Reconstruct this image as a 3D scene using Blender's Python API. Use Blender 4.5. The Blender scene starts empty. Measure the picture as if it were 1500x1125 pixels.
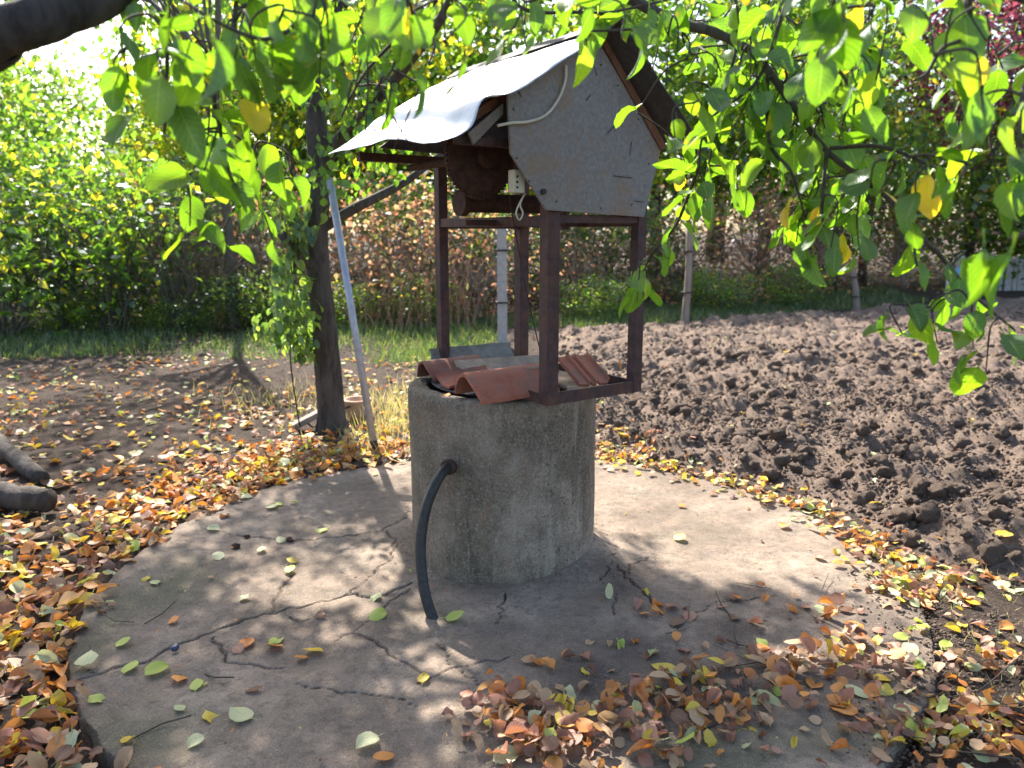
import bpy, bmesh, math, random
import numpy as np
from mathutils import Vector, Matrix
SC = bpy.context.scene
COL = SC.collection
rng = np.random.default_rng(7)
random.seed(7)
R = math.radians

# ------------------------------------------------------------------ camera
CAM_H, PITCH, FPX = 1.55, R(11.2), 1126.0
cd = bpy.data.cameras.new('camera'); cam = bpy.data.objects.new('camera', cd); COL.objects.link(cam)
cam.location = (0, 0, CAM_H); cam.rotation_euler = (R(90) - PITCH, 0, 0)
cd.sensor_fit = 'HORIZONTAL'; cd.sensor_width = 36; cd.lens = 36 * FPX / 1500
cd.clip_start = 0.05; cd.clip_end = 600
cd.dof.use_dof = True; cd.dof.focus_distance = 2.9; cd.dof.aperture_fstop = 3.0
SC.camera = cam
# ------------------------------------------------------------------ light
SUN_EL, SUN_AZ = R(42), math.atan2(-0.366, 0.93)
w = bpy.data.worlds.new('World'); SC.world = w; w.use_nodes = True
nt = w.node_tree; nt.nodes.clear()
sky = nt.nodes.new('ShaderNodeTexSky'); sky.sky_type = 'NISHITA'; sky.sun_disc = False
sky.sun_elevation = SUN_EL; sky.sun_rotation = SUN_AZ; sky.air_density = 1.0; sky.dust_density = 2.5; sky.ozone_density = 1.0
bg = nt.nodes.new('ShaderNodeBackground'); bg.inputs[1].default_value = 0.115
wo = nt.nodes.new('ShaderNodeOutputWorld')
nt.links.new(sky.outputs[0], bg.inputs[0]); nt.links.new(bg.outputs[0], wo.inputs[0])
sd = bpy.data.lights.new('sun', 'SUN'); sd.energy = 5.0; sd.angle = R(0.53); sd.color = (1.0, 0.93, 0.83)
sun = bpy.data.objects.new('sun', sd); COL.objects.link(sun)
SDIR = Vector((math.sin(SUN_AZ) * math.cos(SUN_EL), math.cos(SUN_AZ) * math.cos(SUN_EL), math.sin(SUN_EL)))
sun.rotation_euler = (-SDIR).to_track_quat('-Z', 'Y').to_euler()
SC.view_settings.view_transform = 'Standard'; SC.view_settings.look = 'None'
SC.view_settings.gamma = 1; SC.view_settings.use_curve_mapping = False
SC.view_settings.exposure = 1.8
SC.cycles.max_bounces = 8; SC.cycles.diffuse_bounces = 4; SC.cycles.transmission_bounces = 6; SC.cycles.transparent_max_bounces = 8

# ------------------------------------------------------------------ measuring helpers (photograph pixel -> place)
CP, SP = math.cos(PITCH), math.sin(PITCH)
def ray(px, py):
    x = (px - 750) / FPX; v = -(py - 562.5) / FPX
    return np.array([x, CP + v * SP, -SP + v * CP])
def G(px, py, z=0.0):
    r = ray(px, py); return np.array([0, 0, CAM_H]) + r * ((z - CAM_H) / r[2])
def at(px, py, Y):
    r = ray(px, py); return np.array([0, 0, CAM_H]) + r * (Y / r[1])
def proj(P):
    P = np.atleast_2d(P) - np.array([0, 0, CAM_H])
    d = P[:, 1] * CP - P[:, 2] * SP; u = P[:, 1] * SP + P[:, 2] * CP
    d = np.where(d < .05, .05, d)
    return 750 + FPX * P[:, 0] / d, 562.5 - FPX * u / d, d

# ------------------------------------------------------------------ numpy noise
def _hash(ix, iy, s):
    h = (ix.astype(np.int64) * 374761393 + iy.astype(np.int64) * 668265263 + s * 974711) & 0x7fffffff
    h = ((h ^ (h >> 13)) * 1274126177) & 0x7fffffff
    return ((h ^ (h >> 16)) & 0xffff) / 65535.0
def vn(x, y, s=0):
    ix, iy = np.floor(x), np.floor(y); fx, fy = x - ix, y - iy
    fx = fx * fx * (3 - 2 * fx); fy = fy * fy * (3 - 2 * fy)
    a = _hash(ix, iy, s); b = _hash(ix + 1, iy, s); c = _hash(ix, iy + 1, s); d = _hash(ix + 1, iy + 1, s)
    return (a * (1 - fx) + b * fx) * (1 - fy) + (c * (1 - fx) + d * fx) * fy
def fbm(x, y, o=4, s=0):
    t = 0; a = .5
    for k in range(o): t = t + a * (vn(x, y, s + k) - .5) * 2; x = x * 2.03 + 7.1; y = y * 2.03 + 3.7; a *= .5
    return t

# ------------------------------------------------------------------ object helpers
def mesh(name, V, F, uv=None, smooth=True, mats=(), attrs=None):
    me = bpy.data.meshes.new(name)
    V = np.asarray(V, dtype=np.float32); F = np.asarray(F)
    if F.ndim == 2:
        n, k = F.shape
        me.vertices.add(len(V)); me.vertices.foreach_set('co', V.ravel())
        me.loops.add(n * k); me.loops.foreach_set('vertex_index', F.ravel().astype(np.int32))
        me.polygons.add(n); me.polygons.foreach_set('loop_start', np.arange(0, n * k, k, dtype=np.int32))
        me.polygons.foreach_set('loop_total', np.full(n, k, dtype=np.int32))
        if uv is not None:
            ul = me.uv_layers.new(name='UVMap'); ul.data.foreach_set('uv', np.asarray(uv, dtype=np.float32)[F.ravel()].ravel())
        me.update(calc_edges=True)
    else:
        me.from_pydata([tuple(map(float, v)) for v in V], [], [list(f) for f in F]); me.update()
    me.validate()
    if smooth: me.polygons.foreach_set('use_smooth', np.ones(len(me.polygons), dtype=bool))
    for m in mats: me.materials.append(m)
    for k, v in (attrs or {}).items():
        a = me.attributes.new(k, 'FLOAT', 'POINT'); a.data.foreach_set('value', np.asarray(v, dtype=np.float32))
    return me
def obj(name, me, parent=None, loc=None, label=None, cat=None, group=None, kind=None):
    o = bpy.data.objects.new(name, me); COL.objects.link(o)
    if parent is not None: o.parent = parent
    if loc is not None: o.location = loc
    if label: o['label'] = label
    if cat: o['category'] = cat
    if group: o['group'] = group
    if kind: o['kind'] = kind
    return o
def thing(name, label, cat, loc=(0, 0, 0), group=None):
    return obj(name, None, None, loc, label, cat, group)
class MB:
    """collects quads/tris of several simple solids that make ONE piece"""
    def __init__(s): s.V = []; s.F = []; s.n = 0
    def add(s, V, F):
        V = np.asarray(V, float); s.V.append(V); s.F += [tuple(i + s.n for i in f) for f in F]; s.n += len(V); return s
    def box(s, c, ax, ay, az, hx, hy, hz):
        c = np.array(c, float); ax, ay, az = [np.array(a, float) / np.linalg.norm(a) for a in (ax, ay, az)]
        V = [c + ax * i * hx + ay * j * hy + az * k * hz for i in (-1, 1) for j in (-1, 1) for k in (-1, 1)]
        return s.add(V, [(0, 1, 3, 2), (4, 6, 7, 5), (0, 4, 5, 1), (2, 3, 7, 6), (0, 2, 6, 4), (1, 5, 7, 3)])
    def bar(s, a, b, wd, ht, up=(0, 0, 1)):
        a = np.array(a, float); b = np.array(b, float); d = b - a; L = np.linalg.norm(d); d /= L
        sd_ = np.cross(d, up); sd_ /= np.linalg.norm(sd_); u = np.cross(sd_, d)
        return s.box((a + b) / 2, d, sd_, u, L / 2, wd / 2, ht / 2)
    def tube(s, P, r, k=8, cap=True):
        P = np.asarray(P, float); r = np.broadcast_to(r, len(P)); m = len(P)
        T = np.gradient(P, axis=0); T /= np.linalg.norm(T, axis=1)[:, None] + 1e-9
        up = np.array([0, 0, 1.]) if abs(T[0][2]) < .9 else np.array([1., 0, 0])
        n0 = np.cross(T[0], up); n0 /= np.linalg.norm(n0); V = []
        for i in range(m):
            n0 = n0 - T[i] * (n0 @ T[i]); n0 /= np.linalg.norm(n0) + 1e-9; b0 = np.cross(T[i], n0)
            for j in range(k):
                a = 2 * math.pi * j / k; V.append(P[i] + r[i] * (math.cos(a) * n0 + math.sin(a) * b0))
        F = [(i * k + j, i * k + (j + 1) % k, (i + 1) * k + (j + 1) % k, (i + 1) * k + j) for i in range(m - 1) for j in range(k)]
        if cap: F += [tuple(range(k - 1, -1, -1)), tuple(range((m - 1) * k, m * k))]
        return s.add(V, F)
    def mesh(s, name, mat, smooth=False, bevel=0, angle=35):
        me = bpy.data.meshes.new(name); me.from_pydata([tuple(map(float, v)) for v in np.vstack(s.V)], [], s.F); me.update()
        bm = bmesh.new(); bm.from_mesh(me)
        if bevel: bmesh.ops.bevel(bm, geom=list(bm.edges), offset=bevel, segments=2, affect='EDGES', profile=.5)
        bmesh.ops.recalc_face_normals(bm, faces=bm.faces)
        bm.to_mesh(me); bm.free()
        me.materials.append(mat)
        if smooth: me.polygons.foreach_set('use_smooth', np.ones(len(me.polygons), dtype=bool))
        return me
def catmull(P, n=6):
    P = [np.array(p, float) for p in P]
    if len(P) < 3: return np.array([P[0] + (P[1] - P[0]) * t for t in np.linspace(0, 1, n + 1)])
    Q = [2 * P[0] - P[1]] + P + [2 * P[-1] - P[-2]]; out = []
    for i in range(1, len(Q) - 2):
        for t in np.linspace(0, 1, n, endpoint=False):
            a, b, c, d = Q[i - 1:i + 3]
            out.append(.5 * ((2 * b) + (c - a) * t + (2 * a - 5 * b + 4 * c - d) * t * t + (-a + 3 * b - 3 * c + d) * t ** 3))
    out.append(Q[-2]); return np.array(out)
def rotmats(yaw, tiltx, tilty):
    cy, sy = np.cos(yaw), np.sin(yaw); cx, sx = np.cos(tiltx), np.sin(tiltx); ct, st = np.cos(tilty), np.sin(tilty)
    n = len(yaw); Z = np.zeros(n); O = np.ones(n)
    Rz = np.stack([np.stack([cy, -sy, Z], -1), np.stack([sy, cy, Z], -1), np.stack([Z, Z, O], -1)], 1)
    Rx = np.stack([np.stack([O, Z, Z], -1), np.stack([Z, cx, -sx], -1), np.stack([Z, sx, cx], -1)], 1)
    Ry = np.stack([np.stack([ct, Z, st], -1), np.stack([Z, O, Z], -1), np.stack([-st, Z, ct], -1)], 1)
    return Rz @ Rx @ Ry
def scatter(name, templates, choice, M, P, mat_idx=None, mats=(), smooth=True):
    """join many transformed copies of small templates (V,F,uv) into one mesh"""
    Vs, Fs, Us, Ms = [], [], [], []; off = 0
    for t, (V, F, U) in enumerate(templates):
        k = np.nonzero(choice == t)[0]
        if len(k) == 0: continue
        W = np.einsum('nij,vj->nvi', M[k], V) + P[k][:, None, :]
        Vs.append(W.reshape(-1, 3)); Us.append(np.tile(U, (len(k), 1)))
        Fs.append((F[None] + (np.arange(len(k)) * len(V))[:, None, None]).reshape(-1, F.shape[1]) + off); off += len(k) * len(V)
        if mat_idx is not None: Ms.append(np.repeat(mat_idx[k], len(F)))
    me = mesh(name, np.vstack(Vs), np.vstack(Fs), np.vstack(Us), smooth, mats)
    if mat_idx is not None: me.polygons.foreach_set('material_index', np.concatenate(Ms).astype(np.int32))
    return me
def to_m4(M, p):
    m = Matrix([list(map(float, r)) for r in M]).to_4x4(); m.translation = Vector([float(x) for x in p]); return m

# ------------------------------------------------------------------ materials
class NT:
    def __init__(s, name):
        s.m = bpy.data.materials.new(name); s.m.use_nodes = True; s.t = s.m.node_tree; s.t.nodes.clear()
        s.out = s.n('OutputMaterial')
    def n(s, typ, **k):
        nd = s.t.nodes.new('ShaderNode' + typ)
        for a, v in k.items():
            if a.startswith('i_'):
                key = a[2:].replace('_', ' '); nd.inputs[key].default_value = v
            else: setattr(nd, a, v)
        return nd
    def l(s, a, b): s.t.links.new(a, b)
    def coord(s, kind='Object', scale=(1, 1, 1)):
        tc = s.n('TexCoord'); mp = s.n('Mapping'); mp.inputs['Scale'].default_value = scale
        s.l(tc.outputs[kind], mp.inputs[0]); return mp.outputs[0]
    def noise(s, vec, scale, detail=6, rough=.6, dist=0.):
        nd = s.n('TexNoise'); nd.inputs['Scale'].default_value = scale; nd.inputs['Detail'].default_value = detail
        nd.inputs['Roughness'].default_value = rough; nd.inputs['Distortion'].default_value = dist
        if vec is not None: s.l(vec, nd.inputs['Vector'])
        return nd.outputs['Fac']
    def ramp(s, fac, stops, interp='LINEAR'):
        nd = s.n('ValToRGB'); nd.color_ramp.interpolation = interp; e = nd.color_ramp.elements
        while len(e) < len(stops): e.new(.5)
        for el, (p, c) in zip(e, stops): el.position = p; el.color = (*(c if hasattr(c, '__len__') else (c, c, c)), 1)
        s.l(fac, nd.inputs[0]); return nd.outputs[0]
    def mix(s, f, a, b, mode='MIX'):
        nd = s.n('MixRGB', blend_type=mode)
        for i, v in enumerate((f, a, b)):
            if hasattr(v, 'node'): s.l(v, nd.inputs[i])
            elif hasattr(v, '__len__'): nd.inputs[i].default_value = (*v, 1)
            else: nd.inputs[i].default_value = v if i == 0 else (v, v, v, 1)
        return nd.outputs[0]
    def math(s, op, a, b=0., c=0.):
        nd = s.n('Math', operation=op)
        for i, v in enumerate((a, b, c)):
            if hasattr(v, 'node'): s.l(v, nd.inputs[i])
            else: nd.inputs[i].default_value = v
        return nd.outputs[0]
    def bump(s, h, strength=.5, dist=.01):
        nd = s.n('Bump'); nd.inputs['Strength'].default_value = strength; nd.inputs['Distance'].default_value = dist
        s.l(h, nd.inputs['Height']); return nd.outputs[0]
    def pbr(s, col, rough=.8, nrm=None, metal=0., spec=.3):
        nd = s.n('BsdfPrincipled')
        if hasattr(col, 'node'): s.l(col, nd.inputs['Base Color'])
        else: nd.inputs['Base Color'].default_value = (*col, 1)
        if hasattr(rough, 'node'): s.l(rough, nd.inputs['Roughness'])
        else: nd.inputs['Roughness'].default_value = rough
        nd.inputs['Metallic'].default_value = metal; nd.inputs['Specular IOR Level'].default_value = spec
        if nrm is not None: s.l(nrm, nd.inputs['Normal'])
        s.l(nd.outputs[0], s.out.inputs[0]); return nd
def rnd_out(k):
    """a random 0..1 that differs per loose leaf and per object"""
    g = k.n('NewGeometry'); o = k.n('ObjectInfo')
    return k.math('FRACT', k.math('ADD', g.outputs['Random Per Island'], o.outputs['Random']))

def leaf_mat(name, stops, trans_gain=(2.2, 2.4, .8), tf=.5, veins=False, rough=.45, gloss=.06, spots=None):
    k = NT(name); c = k.ramp(rnd_out(k), stops)
    nrm = None
    if veins:
        tc = k.n('TexCoord'); sp = k.n('SeparateXYZ'); k.l(tc.outputs['UV'], sp.inputs[0])
        u = k.math('ABSOLUTE', k.math('SUBTRACT', sp.outputs[0], .5))
        mid = k.math('LESS_THAN', u, .022)
        side = k.math('PINGPONG', k.math('SUBTRACT', k.math('MULTIPLY', sp.outputs[1], 8.), k.math('MULTIPLY', u, 5.)), .5)
        sl = k.math('MULTIPLY', k.math('LESS_THAN', side, .07), .55)
        vf = k.math('MAXIMUM', mid, sl)
        vf = k.math('MULTIPLY', vf, .28)
        tcn = k.noise(k.coord('Object'), 60, 4)
        blot = k.ramp(tcn, [(.45, 0.), (.7, 1.)])
        c = k.mix(k.math('MULTIPLY', blot, .35), c, k.mix(.5, c, spots or (.16, .17, .04)))
        c = k.mix(k.ramp(k.noise(k.coord('Object'), 17, 3), [(.66, 0.), (.72, .8)]), c, (.20, .11, .035)); c = k.mix(vf, c, (.25, .32, .1))
        nrm = k.bump(k.math('ADD', side, k.math('MULTIPLY', tcn, .6)), .5, .002)
    d = k.n('BsdfDiffuse'); t = k.n('BsdfTranslucent'); g = k.n('BsdfGlossy'); g.inputs['Roughness'].default_value = rough
    g.inputs['Color'].default_value = (.8, .85, .9, 1)
    k.l(c, d.inputs[0]); k.l(k.mix(1., c, trans_gain, 'MULTIPLY'), t.inputs[0])
    if nrm is not None:
        for b in (d, g): k.l(nrm, b.inputs['Normal'])
    m1 = k.n('MixShader'); m1.inputs[0].default_value = tf; k.l(d.outputs[0], m1.inputs[1]); k.l(t.outputs[0], m1.inputs[2])
    m2 = k.n('MixShader'); m2.inputs[0].default_value = gloss; k.l(m1.outputs[0], m2.inputs[1]); k.l(g.outputs[0], m2.inputs[2])
    k.l(m2.outputs[0], k.out.inputs[0]); return k.m
GREEN_STOPS = [(0, (.03, .075, .018)), (.3, (.05, .115, .02)), (.6, (.04, .095, .02)), (.85, (.085, .16, .022)), (.975, (.10, .165, .025)), (.995, (.42, .27, .03))]
M_APPLE = leaf_mat('apple_leaf', GREEN_STOPS, (4.0, 4.0, .6), .52, True, .42, .05)
M_FARLEAF = leaf_mat('far_green_leaf', [(0, (.03, .07, .02)), (.35, (.06, .12, .025)), (.7, (.09, .155, .03)), (.9, (.18, .22, .04)), (.98, (.35, .28, .04))], (3.4, 3.4, 1.1), .53, gloss=.06)
M_YELLEAF = leaf_mat('yellowing_leaf', [(0, (.1, .16, .02)), (.4, (.2, .25, .03)), (.75, (.34, .33, .03)), (.95, (.42, .30, .04))], (2.4, 2.5, .8), .6, gloss=.05)
M_DARKLEAF = leaf_mat('dark_leaf', [(0, (.03, .06, .025)), (.5, (.055, .10, .035)), (.9, (.11, .16, .05))], (4.6, 4.4, 1.5), .5, gloss=.05)
M_REDLEAF = leaf_mat('purple_red_leaf', [(0, (.06, .018, .028)), (.5, (.12, .032, .05)), (.9, (.24, .08, .10))], (2.0, 1.3, 1.5), .4, gloss=.05)
M_BROWNLEAF = leaf_mat('dry_brown_leaf', [(0, (.12, .06, .035)), (.4, (.26, .13, .07)), (.68, (.42, .25, .15)), (.84, (.14, .17, .05)), (.95, (.2, .22, .07))], (2.3, 2.1, 1.9), .5, gloss=.05)
M_GRASS = leaf_mat('grass_blade', [(0, (.035, .07, .02)), (.5, (.065, .13, .03)), (.9, (.18, .18, .08))], (2.0, 2.1, 1.), .42)
M_DRYGRASS = leaf_mat('dry_grass_blade', [(0, (.42, .32, .15)), (.5, (.5, .42, .22)), (.9, (.30, .30, .10))], (1.4, 1.4, 1.), .4)
FALL = {}
for nm, a, b in [('yellow', (.60, .40, .03), (.68, .52, .07)), ('lime', (.36, .44, .06), (.50, .55, .14)),
                 ('pale', (.42, .46, .22), (.58, .56, .34)), ('orange', (.55, .18, .035), (.68, .30, .07)),
                 ('tan', (.40, .24, .13), (.52, .34, .20)), ('brown', (.17, .075, .04), (.27, .12, .07)), ('rose', (.34, .14, .09), (.44, .22, .15))]:
    FALL[nm] = leaf_mat('fallen_%s_leaf' % nm, [(0, a), (1, b)], (1.25, 1.2, .9), .3, True, .5, .04, tuple(x * .45 for x in a))
FN = list(FALL)

def bark(name, c1, c2, scale=14, disp=.012):
    k = NT(name); v = k.coord('Object', (1, 1, .25)); n1 = k.noise(v, scale, 8, .7, .4); n2 = k.noise(k.coord('Object'), 3, 4)
    c = k.ramp(n1, [(.3, c1), (.62, c2)]); c = k.mix(k.ramp(n2, [(.5, 0.), (.7, .45)]), c, (.075, .08, .055))
    k.pbr(c, .9, k.bump(n1, .9, disp)); return k.m
M_BARK = bark('grey_bark', (.022, .017, .015), (.10, .082, .07), 16, .03)
M_TWIG = bark('twig_bark', (.03, .024, .02), (.10, .08, .065), 40, .003)
M_FARBARK = bark('far_bark', (.05, .045, .035), (.16, .14, .11), 8)

def soil_mat(name, c1, c2, c3):
    k = NT(name); v = k.coord('Object'); n1 = k.noise(v, 9, 10, .7); n2 = k.noise(v, 70, 8, .75); n3 = k.noise(v, 1.1, 4)
    c = k.ramp(n1, [(.3, c1), (.65, c2)]); c = k.mix(k.ramp(n2, [(.45, 0.), (.75, .7)]), c, c3)
    c = k.mix(k.math('MULTIPLY', n3, .4), c, c1)
    h = k.math('ADD', k.math('MULTIPLY', n1, .6), k.math('MULTIPLY', n2, .8))
    n7 = k.noise(v, 170, 5, .8); h = k.math('ADD', h, k.math('MULTIPLY', n7, .3)); c = k.mix(k.ramp(n7, [(.36, .5), (.46, 0.)]), c, tuple(q * .45 for q in c1))
    k.pbr(c, .95, k.bump(h, 1., .05), spec=.15); return k.m
M_SOIL = soil_mat('ploughed_soil', (.165, .12, .092), (.33, .245, .19), (.47, .37, .30))
M_DIRT = soil_mat('packed_dirt', (.045, .033, .027), (.115, .083, .066), (.20, .15, .12))

def concrete_slab_mat():
    k = NT('slab_concrete'); v = k.coord('Object'); n0 = k.noise(v, 1.6, 6, .65); n1 = k.noise(v, 7, 10, .7); n2 = k.noise(v, 90, 6, .7); n3 = k.noise(v, 3.3, 8, .7, .6)
    c = k.ramp(n0, [(.3, (.115, .084, .06)), (.5, (.24, .18, .135)), (.68, (.41, .32, .245))])
    c = k.mix(k.ramp(n1, [(.35, .65), (.6, 0.)]), c, (.13, .11, .092))
    c = k.mix(k.ramp(n3, [(.52, 0.), (.75, .45)]), c, (.10, .105, .075))
    c = k.mix(k.ramp(n2, [(.55, 0.), (.7, .35)]), c, (.42, .37, .33))
    at_ = k.n('Attribute', attribute_name='dirt'); ac = k.n('Attribute', attribute_name='crack'); am = k.n('Attribute', attribute_name='moss_shade')
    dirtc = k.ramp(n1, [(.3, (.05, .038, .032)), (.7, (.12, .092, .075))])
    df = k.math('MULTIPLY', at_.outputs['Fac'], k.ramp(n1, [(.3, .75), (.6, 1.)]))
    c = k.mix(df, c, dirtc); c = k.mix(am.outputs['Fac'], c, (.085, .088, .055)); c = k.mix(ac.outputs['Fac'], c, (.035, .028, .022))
    sv = k.n('TexVoronoi'); sv.inputs['Scale'].default_value = 22; k.l(v, sv.inputs['Vector'])
    speck = k.math('MULTIPLY', k.math('LESS_THAN', sv.outputs['Distance'], .07), .5); c = k.mix(speck, c, (.06, .05, .04)); n4 = k.noise(v, 260, 3, .8); c = k.mix(k.ramp(n4, [(.55, 0.), (.66, .6)]), c, (.48, .41, .34)); c = k.mix(k.ramp(n4, [(.34, .7), (.46, 0.)]), c, (.07, .055, .042)); n6 = k.noise(v, 28, 8, .75); c = k.mix(k.ramp(n6, [(.36, .55), (.5, 0.)]), c, (.10, .08, .06))
    h = k.math('ADD', k.math('MULTIPLY', n1, .7), k.math('MULTIPLY', n2, .35))
    k.pbr(c, .9, k.bump(h, .9, .018), spec=.15); return k.m
M_SLAB = concrete_slab_mat()
def ring_mat():
    k = NT('ring_concrete'); v = k.coord('Object'); vs = k.coord('Object', (1, 1, .22)); n0 = k.noise(v, 2.6, 6, .65); n1 = k.noise(v, 11, 10, .75)
    n2 = k.noise(v, 75, 8, .75); st = k.noise(vs, 9, 8, .7, .3)
    g = k.n('NewGeometry'); sp = k.n('SeparateXYZ'); k.l(k.coord('Object'), sp.inputs[0])
    c = k.ramp(n0, [(.34, (.13, .105, .072)), (.5, (.235, .19, .14)), (.64, (.37, .305, .24))])
    c = k.mix(k.ramp(n1, [(.36, .5), (.56, 0.)]), c, (.10, .082, .058)); c = k.mix(k.ramp(st, [(.36, .8), (.5, 0.)]), c, (.09, .075, .055)); c = k.mix(k.ramp(k.noise(k.coord('Object', (1, 1, .12)), 16, 6, .7), [(.55, 0.), (.68, .55)]), c, (.42, .36, .29)); c = k.mix(k.ramp(n2, [(.3, .6), (.45, 0.)]), c, (.06, .05, .04))
    # green algae towards the left side, dark run-off from the rim, rust brown patches
    left = k.math('MULTIPLY', k.ramp(k.math('MULTIPLY_ADD', sp.outputs[0], -1., 0.), [(.08, 0.), (.42, 1.)]), k.ramp(st, [(.35, .2), (.6, 1.)]))
    c = k.mix(k.math('MULTIPLY', left, .55), c, (.10, .092, .058))
    top = k.ramp(sp.outputs[2], [(.45, 0.), (.83, 1.)])
    c = k.mix(k.math('MULTIPLY', k.math('MULTIPLY', top, k.ramp(st, [(.42, 0.), (.62, 1.)])), .6), c, (.10, .075, .05))
    c = k.mix(k.math('MULTIPLY', k.ramp(st, [(.54, 0.), (.66, 1.)]), .45), c, (.24, .125, .065))
    pv = k.n('TexVoronoi'); pv.inputs['Scale'].default_value = 46; k.l(v, pv.inputs['Vector'])
    rx = k.ramp(sp.outputs[0], [(.0, .0), (.25, 1.)])
    pit = k.math('MULTIPLY', k.math('MULTIPLY', k.math('LESS_THAN', pv.outputs['Distance'], k.math('MULTIPLY', n1, .42)), k.ramp(n1, [(.45, 0.), (.55, 1.)])), rx)
    c = k.mix(k.math('MULTIPLY', pit, .6), c, (.03, .026, .022))
    c = k.mix(k.ramp(n2, [(.52, 0.), (.66, .6)]), c, (.42, .38, .33)); n5 = k.noise(v, 190, 4, .8); c = k.mix(k.ramp(n5, [(.36, .7), (.46, 0.)]), c, (.05, .042, .032)); c = k.mix(k.ramp(n5, [(.56, 0.), (.68, .5)]), c, (.46, .42, .37))
    h = k.math('SUBTRACT', k.math('ADD', k.math('MULTIPLY', n1, .5), k.math('MULTIPLY', n2, .5)), k.math('MULTIPLY', pit, .8))
    k.pbr(c, .9, k.bump(h, .9, .012), spec=.2); return k.m
M_RING = ring_mat()
def simple(name, c1, c2, scale=12, rough=.7, metal=0., bmp=.3, spec=.3, dist=.004, stretch=(1, 1, 1), c3=None, s3=3):
    k = NT(name); v = k.coord('Object', stretch); n1 = k.noise(v, scale, 8, .7); c = k.ramp(n1, [(.35, c1), (.65, c2)])
    if c3 is not None: c = k.mix(k.ramp(k.noise(v, s3, 6, .7), [(.48, 0.), (.66, .9)]), c, c3)
    k.pbr(c, rough, k.bump(n1, bmp, dist), metal, spec); return k.m
M_STEEL = simple('red_oxide_steel', (.038, .021, .021), (.085, .046, .043), 25, .6, c3=(.12, .05, .03), s3=7)
M_RUST = simple('rusty_iron', (.035, .022, .018), (.085, .042, .03), 30, .85, bmp=.2, dist=.002)
M_BOARD = simple('fibre_cement_board', (.17, .158, .145), (.26, .24, .215), 60, .8, bmp=.12, dist=.001, c3=(.25, .165, .10), s3=3.7)
M_BOARD2 = simple('dark_inner_board', (.10, .10, .12), (.16, .15, .17), 30, .8)
M_RAFTER = simple('stained_brown_wood', (.10, .045, .025), (.22, .10, .055), 12, .8, stretch=(1, 1, .3))
M_FELT = simple('dark_roof_sheet', (.05, .048, .047), (.085, .08, .077), 40, .85, bmp=.5)
M_WHITE = simple('white_painted_sheet', (.55, .58, .61), (.68, .70, .72), 5, .45, spec=.4, bmp=.3, dist=.02, c3=(.42, .46, .50), s3=5)  # blue-grey patches paint dappled shading into the white
M_GREYMET = simple('galvanised_pole', (.30, .31, .34), (.42, .43, .47), 20, .45, metal=.4)
M_TILE_RED = simple('red_clay_tile', (.27, .09, .055), (.42, .16, .10), 9, .85, bmp=.4, c3=(.15, .10, .08), s3=9)
M_TILE_OLD = simple('weathered_clay_tile', (.34, .24, .17), (.52, .40, .29), 14, .9, bmp=.6, c3=(.20, .17, .14), s3=5)
M_TILE_DK = simple('dark_clay_tile', (.14, .055, .04), (.26, .11, .075), 9, .8, c3=(.12, .08, .07), s3=6)
M_TILE_GREY = simple('grey_lichen_tile', (.13, .12, .105), (.26, .24, .21), 14, .9, bmp=.6)
M_RUBBER = simple('black_rubber', (.010, .010, .010), (.035, .033, .03), 45, .5, spec=.4, bmp=.1, dist=.001, c3=(.035, .03, .027), s3=30)
M_CREAM = simple('cream_plastic', (.50, .45, .33), (.60, .55, .42), 20, .5)
M_DARKHOLE = simple('dark_metal_lid', (.03, .03, .032), (.08, .08, .085), 25, .7)
M_CONPOST = simple('post_concrete', (.28, .27, .27), (.42, .40, .39), 15, .9, bmp=.5)
M_WOOD = simple('weathered_wood', (.16, .13, .11), (.28, .23, .20), 18, .9, bmp=.6, stretch=(1, 1, .2))
M_PALEWOOD = simple('pale_grey_wood', (.34, .32, .32), (.46, .44, .44), 18, .9, bmp=.5, stretch=(1, 1, .2))
M_DRYSTEM = simple('dry_stem', (.26, .15, .09), (.42, .27, .18), 6, .9)
M_POT = simple('tan_clay', (.42, .27, .18), (.52, .36, .26), 10, .8)
M_BLUE = simple('blue_plastic', (.15, .30, .62), (.22, .38, .70), 6, .5)
M_PALEBLUE = simple('pale_plastic', (.55, .60, .68), (.66, .70, .76), 6, .5)
M_PLUM = simple('plum_skin', (.02, .025, .06), (.06, .07, .13), 10, .4)
M_NAIL = simple('dark_iron', (.02, .018, .016), (.05, .04, .035), 30, .6)

# ================================================================== SETTING
SLAB_C, SLAB_R, SLAB_Z = np.array([-0.033, 3.37]), 1.78, 0.022
WELL = np.array([-0.045, 3.595]); RING_R, RING_H = .445, .845
# ground sheet to the horizon
def axis(a, b, n, p): t = np.linspace(-1, 1, n); return np.sign(t) * np.abs(t) ** p
gx = np.concatenate([np.linspace(-300, -9, 12)[:-1], np.linspace(-9, 9, 260), np.linspace(9, 300, 12)[1:]])
gy = np.concatenate([np.linspace(-60, 0.5, 8)[:-1], .5 + (np.linspace(0, 1, 330) ** 1.5) * 19.5, np.linspace(20, 400, 14)[1:]])
X, Y = np.meshgrid(gx, gy)
rr = np.hypot(X - SLAB_C[0], Y - SLAB_C[1])
Z = fbm(X * 1.3, Y * 1.3, 4, 3) * .035 + fbm(X * 9, Y * 9, 3, 9) * .012
Z = Z + np.abs(fbm(X * 26, Y * 26, 2, 12)) * .01 - .015 + .022 * np.exp(-((rr - SLAB_R) / .5) ** 2)
Z = np.where((np.abs(X) > 9) | (Y > 20), -.02, Z)
Z = np.where(rr < SLAB_R + .02, np.minimum(Z, -.035), Z); Z = np.where(rr < SLAB_R - .1, -.075, Z)
Z = Z + np.clip((Y - 15) / 20, 0, 1) * 1.0
ni, nj = X.shape
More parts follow.
